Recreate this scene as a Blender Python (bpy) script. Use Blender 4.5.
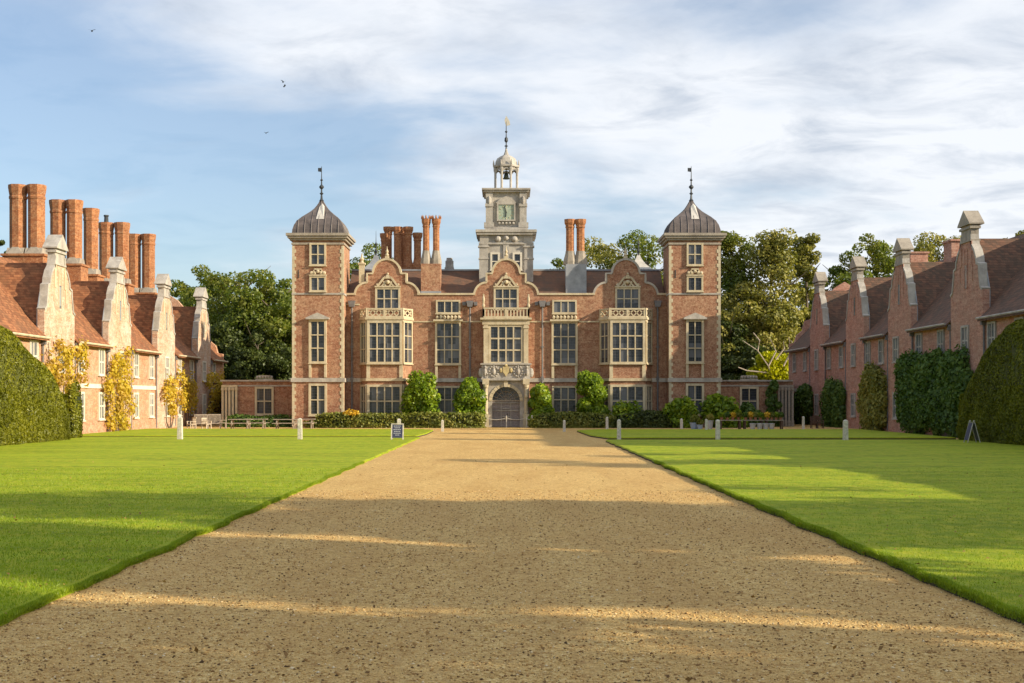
import bpy, math, random
import numpy as np
from mathutils import Vector, Matrix
R = math.radians
C = bpy.context.scene.collection
SC = bpy.context.scene
for o in list(bpy.data.objects): bpy.data.objects.remove(o)

# ------------------------------------------------------------------ camera
F = 1300.0; HE = 2.333; D = 108.33; HX = 507.6; HY = 399.0
cd = bpy.data.cameras.new('camera'); cam = bpy.data.objects.new('camera', cd); C.objects.link(cam)
cam.location = (0, 0, HE); cam.rotation_euler = (R(90), 0, 0)
cd.sensor_width = 36; cd.lens = F/1024*36
cd.shift_x = (512-HX)/1024; cd.shift_y = (HY-341.5)/1024
cd.clip_start = .1; cd.clip_end = 6000
SC.camera = cam
# ------------------------------------------------------------------ sun + sky
SUN_AZ = 71.5      # degrees from the facade's normal (towards +X)
SUN_EL = 21.5
sl = bpy.data.lights.new('sun', 'SUN'); so = bpy.data.objects.new('sun', sl); C.objects.link(so)
sl.energy = 5.0; sl.angle = R(.5); sl.color = (1, .86, .64)
sd = Vector((math.cos(R(SUN_EL))*math.sin(R(SUN_AZ)), -math.cos(R(SUN_EL))*math.cos(R(SUN_AZ)), math.sin(R(SUN_EL))))
so.rotation_euler = sd.to_track_quat('Z', 'Y').to_euler(); so.location = (60, -60, 80)
w = bpy.data.worlds.new('World'); SC.world = w; w.use_nodes = True
wn = w.node_tree.nodes; wl = w.node_tree.links; wn.clear()
def N(nt, t, **k):
    n = nt.nodes.new(t)
    for a, b in k.items(): setattr(n, a, b)
    return n
wt = w.node_tree
out = N(wt, 'ShaderNodeOutputWorld'); bg = N(wt, 'ShaderNodeBackground'); bg.inputs[1].default_value = .115
sky = N(wt, 'ShaderNodeTexSky'); sky.sky_type = 'NISHITA'; sky.sun_disc = False
sky.sun_elevation = R(SUN_EL); sky.sun_rotation = R(180-SUN_AZ); sky.dust_density = 1.0; sky.ozone_density = 3.0; sky.air_density = 1.0
tc = N(wt, 'ShaderNodeTexCoord'); sx = N(wt, 'ShaderNodeSeparateXYZ'); wl.new(tc.outputs['Generated'], sx.inputs[0])
def M(op, a, b=None, c=None, nt=wt, clamp=False):
    m = nt.nodes.new('ShaderNodeMath'); m.operation = op; m.use_clamp = clamp
    for i, v in enumerate((a, b, c)):
        if v is None: continue
        if isinstance(v, (int, float)): m.inputs[i].default_value = v
        else: nt.links.new(v, m.inputs[i])
    return m.outputs[0]
X_, Y_, Z_ = sx.outputs
den = M('ADD', M('MAXIMUM', Z_, 0.0), .16)
cb = N(wt, 'ShaderNodeCombineXYZ'); wl.new(M('DIVIDE', X_, den), cb.inputs[0]); wl.new(M('DIVIDE', Y_, den), cb.inputs[1])
mp = N(wt, 'ShaderNodeMapping'); wl.new(cb.outputs[0], mp.inputs[0]); mp.inputs['Rotation'].default_value = (0, 0, R(38)); mp.inputs['Scale'].default_value = (.9, 1.2, 1); mp.inputs['Location'].default_value = (3.1, .9, 0)
n1 = N(wt, 'ShaderNodeTexNoise'); n1.inputs['Scale'].default_value = 1.15; n1.inputs['Detail'].default_value = 9; n1.inputs['Roughness'].default_value = .52; n1.inputs['Distortion'].default_value = .3
wl.new(mp.outputs[0], n1.inputs['Vector'])
n2 = N(wt, 'ShaderNodeTexNoise'); n2.inputs['Scale'].default_value = 3.6; n2.inputs['Detail'].default_value = 8; n2.inputs['Roughness'].default_value = .6; n2.inputs['Distortion'].default_value = .4
wl.new(mp.outputs[0], n2.inputs['Vector'])
bias = M('MULTIPLY', M('ADD', X_, .03), .7)
cov = M('ADD', M('ADD', M('MULTIPLY', n1.outputs[0], 1.25), M('MULTIPLY', n2.outputs[0], .34)), bias)
cov = M('ADD', cov, M('MULTIPLY', Z_, .35))
mr = N(wt, 'ShaderNodeMapRange'); mr.interpolation_type = 'SMOOTHSTEP'; wl.new(cov, mr.inputs[0])
mr.inputs[1].default_value = .68; mr.inputs[2].default_value = 1.06; mr.inputs[3].default_value = .18; mr.inputs[4].default_value = .92
shade = N(wt, 'ShaderNodeMapRange'); wl.new(n2.outputs[0], shade.inputs[0]); shade.inputs[1].default_value = .47; shade.inputs[2].default_value = .68
cc = N(wt, 'ShaderNodeMix', data_type='RGBA'); wl.new(shade.outputs[0], cc.inputs[0])
cc.inputs[6].default_value = (6.0, 6.15, 6.4, 1); cc.inputs[7].default_value = (4.0, 4.35, 4.9, 1)
mx = N(wt, 'ShaderNodeMix', data_type='RGBA'); wl.new(mr.outputs[0], mx.inputs[0]); wl.new(sky.outputs[0], mx.inputs[6]); wl.new(cc.outputs[2], mx.inputs[7])
wl.new(mx.outputs[2], bg.inputs[0]); wl.new(bg.outputs[0], out.inputs[0])
SC.view_settings.view_transform = 'Standard'; SC.view_settings.look = 'None'; SC.view_settings.gamma = 1
SC.view_settings.exposure = 0.52; SC.view_settings.use_curve_mapping = False
SC.render.engine = 'CYCLES'

# ------------------------------------------------------------------ materials
def newmat(name):
    m = bpy.data.materials.new(name); m.use_nodes = True
    nt = m.node_tree; return m, nt, nt.nodes['Principled BSDF']
def noise(nt, vec, scale, detail=4, rough=.6, dist=0):
    n = N(nt, 'ShaderNodeTexNoise'); n.inputs['Scale'].default_value = scale; n.inputs['Detail'].default_value = detail
    n.inputs['Roughness'].default_value = rough; n.inputs['Distortion'].default_value = dist
    if vec is not None: nt.links.new(vec, n.inputs['Vector'])
    return n.outputs[0]
def ramp(nt, fac, stops):
    r = N(nt, 'ShaderNodeValToRGB'); e = r.color_ramp.elements
    while len(e) < len(stops): e.new(.5)
    for i, (p, c) in enumerate(stops): e[i].position = p; e[i].color = (*c, 1)
    nt.links.new(fac, r.inputs[0]); return r.outputs[0]
def mixc(nt, f, a, b, mode='MIX'):
    m = N(nt, 'ShaderNodeMix', data_type='RGBA'); m.blend_type = mode
    if isinstance(f, (int, float)): m.inputs[0].default_value = f
    else: nt.links.new(f, m.inputs[0])
    for i, v in ((6, a), (7, b)):
        if isinstance(v, tuple): m.inputs[i].default_value = (*v, 1)
        else: nt.links.new(v, m.inputs[i])
    return m.outputs[2]
def rng(nt, v, a, b, c=0, d=1):
    m = N(nt, 'ShaderNodeMapRange'); nt.links.new(v, m.inputs[0])
    for i, x in enumerate((a, b, c, d)): m.inputs[i+1].default_value = x
    return m.outputs[0]
def bump(nt, h, bs, strength=.5, dist=.02):
    b = N(nt, 'ShaderNodeBump'); b.inputs['Strength'].default_value = strength; b.inputs['Distance'].default_value = dist
    nt.links.new(h, b.inputs['Height']); nt.links.new(b.outputs[0], bs.inputs['Normal'])
def pos(nt):
    return N(nt, 'ShaderNodeNewGeometry').outputs['Position']
def wallvec(nt):
    g = N(nt, 'ShaderNodeNewGeometry'); s = N(nt, 'ShaderNodeSeparateXYZ'); nt.links.new(g.outputs['Position'], s.inputs[0])
    q = N(nt, 'ShaderNodeSeparateXYZ'); nt.links.new(g.outputs['True Normal'], q.inputs[0])
    u = M('ADD', M('MULTIPLY', s.outputs[0], M('ABSOLUTE', q.outputs[1], nt=nt), nt=nt), M('MULTIPLY', s.outputs[1], M('ABSOLUTE', q.outputs[0], nt=nt), nt=nt), nt=nt)
    c = N(nt, 'ShaderNodeCombineXYZ'); nt.links.new(u, c.inputs[0]); nt.links.new(s.outputs[2], c.inputs[1])
    return c.outputs[0], g.outputs['Position'], s.outputs
def stretch(nt, vec, sc):
    m = N(nt, 'ShaderNodeMapping'); nt.links.new(vec, m.inputs[0]); m.inputs['Scale'].default_value = sc; return m.outputs[0]

def brick(name, c1, c2, mortar, stain, stain_amt=.5, diaper=False):
    m, nt, bs = newmat(name); uv, p, s = wallvec(nt)
    b = N(nt, 'ShaderNodeTexBrick'); nt.links.new(uv, b.inputs['Vector']); b.inputs['Scale'].default_value = 1
    b.inputs['Brick Width'].default_value = .235; b.inputs['Row Height'].default_value = .078; b.inputs['Mortar Size'].default_value = .007
    b.inputs['Color1'].default_value = (*c1, 1); b.inputs['Color2'].default_value = (*c2, 1); b.inputs['Mortar'].default_value = (*mortar, 1)
    rows = noise(nt, stretch(nt, p, (.5, .5, 5)), 1.6, 5, .7)
    big = noise(nt, stretch(nt, p, (1, 1, 1.4)), .55, 6, .65, .4)
    speck = noise(nt, p, 7.5, 3, .9)
    fine = noise(nt, p, 2.6, 6, .85)
    blot = noise(nt, stretch(nt, p, (1, 1, 2.2)), 1.3, 5, .75)
    col = mixc(nt, rng(nt, rows, .4, .62), b.outputs[0], (c2[0]*1.3, c2[1]*1.5, c2[2]*1.6), 'MIX')
    col = mixc(nt, .7, b.outputs[0], col)
    col = mixc(nt, rng(nt, big, .42, .66, 0, stain_amt), col, stain)
    col = mixc(nt, rng(nt, blot, .5, .68, 0, .55), col, (c1[0]*.95, c1[1]*.72, c1[2]*.62))
    col = mixc(nt, rng(nt, blot, .28, .42, .5, 0), col, (c2[0]*1.15, c2[1]*1.3, c2[2]*1.35))
    col = mixc(nt, rng(nt, fine, .3, .6, .6, 0), col, (c1[0]*.4, c1[1]*.4, c1[2]*.4))
    col = mixc(nt, rng(nt, speck, .36, .5, .5, 0), col, (c1[0]*.45, c1[1]*.42, c1[2]*.45))
    col = mixc(nt, rng(nt, speck, .54, .66, 0, .55), col, mortar)
    nt.links.new(col, bs.inputs[0]); bs.inputs['Roughness'].default_value = .9; bs.inputs['Specular IOR Level'].default_value = .2
    h = M('ADD', M('MULTIPLY', b.outputs[1], -.6, nt=nt), fine, nt=nt)
    bump(nt, h, bs, .6, .02); return m
def stone(name, c, dark, amt=.6, light=None, scale=1.2):
    m, nt, bs = newmat(name); p = pos(nt)
    a = noise(nt, stretch(nt, p, (1, 1, .5)), scale, 7, .7, .3); b = noise(nt, p, 7, 4, .7)
    col = mixc(nt, rng(nt, a, .42, .72, 0, amt), c, dark)
    if light: col = mixc(nt, rng(nt, noise(nt, p, 2.1, 5, .6), .5, .7, 0, .6), col, light)
    col = mixc(nt, rng(nt, b, .35, .75, .3, 0), col, dark)
    nt.links.new(col, bs.inputs[0]); bs.inputs['Roughness'].default_value = .88; bs.inputs['Specular IOR Level'].default_value = .25
    bump(nt, b, bs, .5, .03); return m
def plain(name, c, rough=.7, metal=0, var=.25, scale=3):
    m, nt, bs = newmat(name); p = pos(nt); a = noise(nt, p, scale, 5, .65)
    col = mixc(nt, rng(nt, a, .35, .7, 0, 1), tuple(x*(1+var) for x in c), tuple(x*(1-var) for x in c))
    nt.links.new(col, bs.inputs[0]); bs.inputs['Roughness'].default_value = rough; bs.inputs['Metallic'].default_value = metal
    bump(nt, a, bs, .25, .01); return m
def tiles(name, c1, c2, moss, amt=.35):
    m, nt, bs = newmat(name); p = pos(nt); s = N(nt, 'ShaderNodeSeparateXYZ'); nt.links.new(p, s.inputs[0])
    zr = M('MULTIPLY', s.outputs[2], 1/.16, nt=nt)
    fr = M('FRACT', zr, nt=nt); fl = M('FLOOR', zr, nt=nt)
    cb = N(nt, 'ShaderNodeCombineXYZ')
    xy = M('ADD', s.outputs[0], s.outputs[1], nt=nt)
    nt.links.new(M('FLOOR', M('ADD', M('MULTIPLY', xy, 4.2, nt=nt), M('MULTIPLY', fl, .5, nt=nt), nt=nt), nt=nt), cb.inputs[0]); nt.links.new(fl, cb.inputs[1])
    wn_ = N(nt, 'ShaderNodeTexWhiteNoise'); nt.links.new(cb.outputs[0], wn_.inputs['Vector'])
    col = mixc(nt, wn_.outputs[0], c1, c2)
    col = mixc(nt, rng(nt, fr, .0, .3, .5, 0), col, tuple(x*.35 for x in c1))
    col = mixc(nt, rng(nt, noise(nt, p, 1.1, 7, .8), .42, .6, 0, amt), col, moss)
    nt.links.new(col, bs.inputs[0]); bs.inputs['Roughness'].default_value = .85; bs.inputs['Specular IOR Level'].default_value = .25
    bump(nt, M('ADD', M('MULTIPLY', fr, -.7, nt=nt), wn_.outputs[0], nt=nt), bs, .8, .03); return m
def glass(name, tint=(.018, .022, .03), curtain=None):
    m, nt, bs = newmat(name); uv, p, s = wallvec(nt)
    b = N(nt, 'ShaderNodeTexBrick'); b.offset = 0; nt.links.new(uv, b.inputs['Vector']); b.inputs['Scale'].default_value = 1
    b.inputs['Brick Width'].default_value = .17; b.inputs['Row Height'].default_value = .23; b.inputs['Mortar Size'].default_value = .009
    b.inputs['Color1'].default_value = (*tint, 1); b.inputs['Color2'].default_value = tuple(x*1.7 for x in tint)+(1,); b.inputs['Mortar'].default_value = (.10, .10, .10, 1)
    a = noise(nt, p, 1.1, 2)
    col = b.outputs[0]
    sn = N(nt, 'ShaderNodeVectorMath', operation='SNAP'); nt.links.new(uv, sn.inputs[0]); sn.inputs[1].default_value = (.62, 1.15, 1); vo = N(nt, 'ShaderNodeTexWhiteNoise'); nt.links.new(sn.outputs[0], vo.inputs['Vector']); sc_ = N(nt, 'ShaderNodeSeparateColor'); nt.links.new(vo.outputs['Color'], sc_.inputs[0])
    if curtain: col = mixc(nt, rng(nt, sc_.outputs[0], .4, 1.0), col, curtain)
    nt.links.new(col, bs.inputs[0]); bs.inputs['Roughness'].default_value = .12; bs.inputs['Specular IOR Level'].default_value = .55
    cells = N(nt, 'ShaderNodeTexVoronoi'); cells.inputs['Scale'].default_value = 5; nt.links.new(p, cells.inputs['Vector'])
    bump(nt, M('ADD', cells.outputs[0], M('MULTIPLY', b.outputs[1], .5, nt=nt), nt=nt), bs, .35, .01); return m
def leafmat(name, cols, trans=.35, noise_scale=.35, tint=None, tint_amt=.0):
    m = bpy.data.materials.new(name); m.use_nodes = True; nt = m.node_tree; nt.nodes.clear()
    g = N(nt, 'ShaderNodeNewGeometry'); o = N(nt, 'ShaderNodeOutputMaterial')
    a = noise(nt, g.outputs['Position'], noise_scale, 4, .6)
    f = M('ADD', M('MULTIPLY', g.outputs['Random Per Island'], .55, nt=nt), rng(nt, a, .3, .7, 0, .45), nt=nt)
    n = len(cols); col = ramp(nt, f, [(i/(n-1)*.9+.05, c) for i, c in enumerate(cols)])
    if tint: col = mixc(nt, rng(nt, noise(nt, g.outputs['Position'], noise_scale*.6, 2), .5, .62, 0, tint_amt), col, tint)
    d = N(nt, 'ShaderNodeBsdfDiffuse'); t = N(nt, 'ShaderNodeBsdfTranslucent'); gl = N(nt, 'ShaderNodeBsdfGlossy'); gl.inputs['Roughness'].default_value = .45
    nt.links.new(col, d.inputs[0]); nt.links.new(mixc(nt, 1, col, (1.2, 1.25, .6), 'MULTIPLY'), t.inputs[0])
    gl.inputs[0].default_value = (.8, .85, .8, 1)
    m1 = N(nt, 'ShaderNodeMixShader'); m1.inputs[0].default_value = trans; nt.links.new(d.outputs[0], m1.inputs[1]); nt.links.new(t.outputs[0], m1.inputs[2])
    m2 = N(nt, 'ShaderNodeMixShader'); m2.inputs[0].default_value = .025; nt.links.new(m1.outputs[0], m2.inputs[1]); nt.links.new(gl.outputs[0], m2.inputs[2])
    nt.links.new(m2.outputs[0], o.inputs[0]); return m

BRK = brick('house_brick', (.27, .10, .056), (.42, .20, .12), (.55, .42, .28), (.56, .36, .22), .6)
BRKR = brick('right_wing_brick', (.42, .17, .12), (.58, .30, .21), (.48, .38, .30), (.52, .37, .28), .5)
BRKL = brick('left_wing_brick', (.42, .17, .085), (.58, .29, .16), (.64, .50, .36), (.64, .48, .35), .7)
LIME = brick('limewashed_gable', (.50, .23, .13), (.64, .40, .26), (.68, .58, .46), (.70, .63, .52), .92)
CHIM = brick('chimney_brick', (.30, .095, .04), (.48, .19, .075), (.50, .38, .24), (.30, .16, .09), .4)
STN = stone('limestone', (.62, .53, .36), (.33, .26, .17), .7, (.68, .62, .48), 2.0)
STNG = stone('grey_limestone', (.50, .46, .40), (.21, .19, .17), .85, (.62, .58, .52))
CORN = stone('weathered_cornice', (.42, .37, .30), (.18, .155, .13), .8)
BAND = stone('white_band', (.74, .69, .58), (.5, .44, .34), .4)
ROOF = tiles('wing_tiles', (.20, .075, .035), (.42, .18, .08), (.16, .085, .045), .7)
ROOFR = tiles('wing_tiles_shaded', (.10, .06, .045), (.22, .11, .07), (.10, .075, .055), .7)  # right wing tiles, shade of the unlit slope painted into darker colours
ROOFD = tiles('house_tiles', (.17, .09, .06), (.20, .10, .06), (.09, .07, .055), .7)
LEAD = plain('lead', (.27, .28, .30), .5, 0, .25, 1.3)
LEADB = plain('lead_brown', (.105, .085, .078), .55, 0, .4, 1.6)
LEADP = plain('lead_pale', (.52, .49, .44), .6, 0, .15)
IRON = plain('iron', (.05, .055, .06), .5, .3)
PIPE = plain('lead_pipe', (.16, .15, .15), .6)
GLS = glass('leaded_glass', curtain=(.13, .135, .15))
GLSW = glass('wing_glass', (.10, .11, .12), (.34, .35, .34))
DOORM = plain('oak_door', (.27, .23, .22), .7, 0, .3, 8)
GOLD = plain('gilding', (.50, .40, .20), .6, .1)
CLKF = stone('clock_face_paint', (.40, .46, .36), (.17, .26, .22), .6, (.62, .60, .42), 2.5)
WOODW = plain('white_post_paint', (.54, .50, .42), .7, 0, .3, 9)
WOODG = plain('weathered_wood', (.30, .25, .20), .85, 0, .3, 9)
WOODD = plain('dark_wood', (.10, .06, .04), .8, 0, .3, 9)
BARK = plain('bark', (.12, .095, .07), .95, 0, .35, 4)
BARKP = plain('pale_bark', (.46, .39, .30), .95, 0, .3, 4)
BOARD = plain('chalkboard', (.04, .045, .09), .6, 0, .1)
CHALK = plain('chalk', (.55, .56, .62), .9, 0, .1)
ZINC = plain('galvanised_zinc', (.50, .52, .54), .45, .4, .15)
BLUEP = plain('pale_blue_glaze', (.30, .38, .50), .4, 0, .15)
TERRA = plain('terracotta', (.40, .17, .09), .85)
SOIL = plain('soil', (.06, .045, .022), .95, 0, .6, 14)
ROPE = plain('rope', (.45, .42, .36), .9)
BELL = plain('bronze', (.06, .07, .05), .4, .6)

# ------------------------------------------------------------------ mesh helpers
class MB:
    def __init__(s): s.v = []; s.f = []; s.m = []
    def add(s, vs, fs, mi=0):
        n = len(s.v); s.v += [tuple(v) for v in vs]; s.f += [tuple(i+n for i in f) for f in fs]; s.m += [mi]*len(fs); return s
    def box(s, x0, x1, y0, y1, z0, z1, mi=0, tx=0, ty=0):
        vs = [(x0, y0, z0), (x1, y0, z0), (x1, y1, z0), (x0, y1, z0), (x0+tx, y0+ty, z1), (x1-tx, y0+ty, z1), (x1-tx, y1-ty, z1), (x0+tx, y1-ty, z1)]
        return s.add(vs, [(0, 3, 2, 1), (4, 5, 6, 7), (0, 1, 5, 4), (1, 2, 6, 5), (2, 3, 7, 6), (3, 0, 4, 7)], mi)
    def prism(s, prof, y0, y1, mi=0):      # profile in x,z extruded in y
        n = len(prof); vs = [(a, y0, z) for a, z in prof]+[(a, y1, z) for a, z in prof]
        fs = [tuple(range(n)), tuple(range(2*n-1, n-1, -1))]+[(i, i+n, (i+1) % n+n, (i+1) % n) for i in range(n)]
        return s.add(vs, fs, mi)
    def plan(s, pts, z0, z1, mi=0):        # plan polygon (ccw) extruded in z
        n = len(pts); vs = [(x, y, z0) for x, y in pts]+[(x, y, z1) for x, y in pts]
        fs = [tuple(range(n-1, -1, -1)), tuple(range(n, 2*n))]+[(i, (i+1) % n, (i+1) % n+n, i+n) for i in range(n)]
        return s.add(vs, fs, mi)
    def lathe(s, prof, n=12, c=(0, 0, 0), mi=0, rot=0, sq=False):   # profile (r,z)
        vs = []; k = len(prof); cs = 1/math.cos(math.pi/n) if sq else 1
        for r, z in prof:
            for i in range(n):
                a = rot+2*math.pi*i/n; vs.append((c[0]+r*cs*math.cos(a), c[1]+r*cs*math.sin(a), c[2]+z))
        fs = [(j*n+i, j*n+(i+1) % n, (j+1)*n+(i+1) % n, (j+1)*n+i) for j in range(k-1) for i in range(n)]
        fs += [tuple(range(n-1, -1, -1)), tuple((k-1)*n+i for i in range(n))]
        return s.add(vs, fs, mi)
    def tube(s, pts, r, n=6, mi=0):
        pts = [Vector(p) for p in pts]; rs = r if isinstance(r, (list, tuple)) else [r]*len(pts); vs = []
        for i, p in enumerate(pts):
            t = (pts[min(i+1, len(pts)-1)]-pts[max(i-1, 0)]).normalized()
            u = t.cross(Vector((0, 0, 1))); u = u.normalized() if u.length > .05 else t.cross(Vector((0, 1, 0))).normalized(); v = t.cross(u)
            for k in range(n):
                a = 2*math.pi*k/n; vs.append(p+(u*math.cos(a)+v*math.sin(a))*rs[i])
        fs = [(j*n+k, j*n+(k+1) % n, (j+1)*n+(k+1) % n, (j+1)*n+k) for j in range(len(pts)-1) for k in range(n)]
        fs += [tuple(range(n-1, -1, -1)), tuple((len(pts)-1)*n+i for i in range(n))]
        return s.add(vs, fs, mi)
    def ball(s, c, r, n=8, mi=0, sz=1):
        m = n//2+1
        return s.lathe([(max(r*math.sin(math.pi*i/m), .002), -r*sz*math.cos(math.pi*i/m)) for i in range(m+1)], n, c, mi)
    def band(s, poly, y0, y1, t_out, t_in=.0, mi=0):    # coping along an open polyline in x,z
        pts = [Vector((a, b)) for a, b in poly]; no = []
        for i in range(len(pts)):
            a = pts[max(i-1, 0)]; b = pts[min(i+1, len(pts)-1)]; d = (b-a).normalized(); no.append(Vector((-d.y, d.x)))
        vs = []
        for p, n in zip(pts, no):
            o = p+n*t_out; q = p-n*t_in; vs += [(q.x, y0, q.y), (o.x, y0, o.y), (o.x, y1, o.y), (q.x, y1, q.y)]
        fs = []
        for i in range(len(pts)-1):
            a = 4*i; b = a+4
            for k in range(4): fs.append((a+k, a+(k+1) % 4, b+(k+1) % 4, b+k))
        e = 4*(len(pts)-1); fs += [(3, 2, 1, 0), (e, e+1, e+2, e+3)]
        return s.add(vs, fs, mi)
    def mesh(s, name, mats):
        me = bpy.data.meshes.new(name); me.from_pydata(s.v, [], s.f)
        for m in (mats if isinstance(mats, list) else [mats]): me.materials.append(m)
        if any(s.m): me.polygons.foreach_set('material_index', s.m)
        import bmesh
        b = bmesh.new(); b.from_mesh(me); bmesh.ops.recalc_face_normals(b, faces=b.faces); b.to_mesh(me); b.free()
        return me
def link(name, me, parent=None, loc=(0, 0, 0), rz=0):
    o = bpy.data.objects.new(name, me); C.objects.link(o); o.parent = parent; o.location = loc; o.rotation_euler = (0, 0, rz); return o
SPLIT = {'quoin_strip', 'quoin', 'cornice', 'coping', 'parapet_coping', 'upper_string_course', 'string_course', 'pilaster', 'gutter', 'balustrade', 'clock_frame', 'flue', 'lead_roll', 'loggia_pilaster', 'frame', 'attic_slit'}
def clusters(mb):
    par = list(range(len(mb.v)))
    def fd(a):
        while par[a] != a: par[a] = par[par[a]]; a = par[a]
        return a
    for f in mb.f:
        for i in f[1:]: par[fd(i)] = fd(f[0])
    isl = {}
    for i, v in enumerate(mb.v):
        isl.setdefault(fd(i), []).append(v)
    bb = [[k, np.min(v, 0)-.02, np.max(v, 0)+.02] for k, v in isl.items()]; g = list(range(len(bb)))
    def fg(a):
        while g[a] != a: a = g[a]
        return a
    for i in range(len(bb)):
        for j in range(i):
            if (bb[i][1] <= bb[j][2]).all() and (bb[j][1] <= bb[i][2]).all(): g[fg(i)] = fg(j)
    rt = {bb[i][0]: fg(i) for i in range(len(bb))}; out_ = {}
    for f, m in zip(mb.f, mb.m):
        c = out_.setdefault(rt[fd(f[0])], MB()); c.add([mb.v[i] for i in f], [tuple(range(len(f)))], m)
    return list(out_.values())
def part(name, mb, mats, parent, loc=(0, 0, 0), rz=0):
    if name in SPLIT:
        cl = clusters(mb)
        if len(cl) > 1:
            os_ = []
            for c in cl:
                me = c.mesh(name, mats); import bmesh
                b = bmesh.new(); b.from_mesh(me); bmesh.ops.remove_doubles(b, verts=b.verts, dist=1e-5); bmesh.ops.recalc_face_normals(b, faces=b.faces); b.to_mesh(me); b.free()
                os_.append(link(name, me, parent, loc, rz))
            return os_[0]
    return link(name, mb.mesh(name, mats), parent, loc, rz)
def tag(o, label, cat, group=None, kind=None):
    if label: o['label'] = label
    if cat: o['category'] = cat
    if group: o['group'] = group
    if kind: o['kind'] = kind
    return o
def thing(name, label, cat, loc=(0, 0, 0), rz=0, group=None):
    o = bpy.data.objects.new(name, None); C.objects.link(o); o.location = loc; o.rotation_euler = (0, 0, rz); o.empty_display_size = .3
    return tag(o, label, cat, group)
def struct(name, me_or_mb, mats=None):
    o = link(name, me_or_mb if mats is None else me_or_mb.mesh(name, mats)); o['kind'] = 'structure'; return o
def dup(root, loc, rz=0, label=None):
    r = root.copy(); C.objects.link(r); r.location = loc; r.rotation_euler = (0, 0, rz)
    if label: r['label'] = label
    for ch in list(root.children):
        c = ch.copy(); C.objects.link(c); c.parent = r
        for g in ch.children:
            q = g.copy(); C.objects.link(q); q.parent = c
    return r
rs = np.random.RandomState(7); random.seed(7)
def npmesh(name, V, Fq, mat, k):
    me = bpy.data.meshes.new(name); V = np.asarray(V, dtype=np.float32).reshape(-1, 3); Fq = np.asarray(Fq, dtype=np.int32).reshape(-1, k)
    me.vertices.add(len(V)); me.vertices.foreach_set('co', V.ravel()); me.loops.add(Fq.size); me.loops.foreach_set('vertex_index', Fq.ravel())
    me.polygons.add(len(Fq)); me.polygons.foreach_set('loop_start', np.arange(0, Fq.size, k, dtype=np.int32)); me.polygons.foreach_set('loop_total', np.full(len(Fq), k, dtype=np.int32))
    me.update(calc_edges=True)
    for m in (mat if isinstance(mat, list) else [mat]): me.materials.append(m)
    return me
def leafquads(P, size, nrm=None, spread=1.0, asp=1.5):
    n = len(P); a = rs.normal(size=(n, 3))
    if nrm is not None: a = nrm+a*spread
    a /= np.linalg.norm(a, axis=1)[:, None]+1e-9
    b = np.cross(a, rs.normal(size=(n, 3))); b /= np.linalg.norm(b, axis=1)[:, None]+1e-9; c = np.cross(a, b)
    sz = size*(.6+.8*rs.rand(n))[:, None]
    b = b*sz*asp*.5; c = c*sz*.5; q = a*sz*.12
    V = np.stack([P-b, P-c*1.0+q, P+b, P+c+q], 1).reshape(-1, 3)
    return V, np.arange(4*n).reshape(-1, 4)

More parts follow.
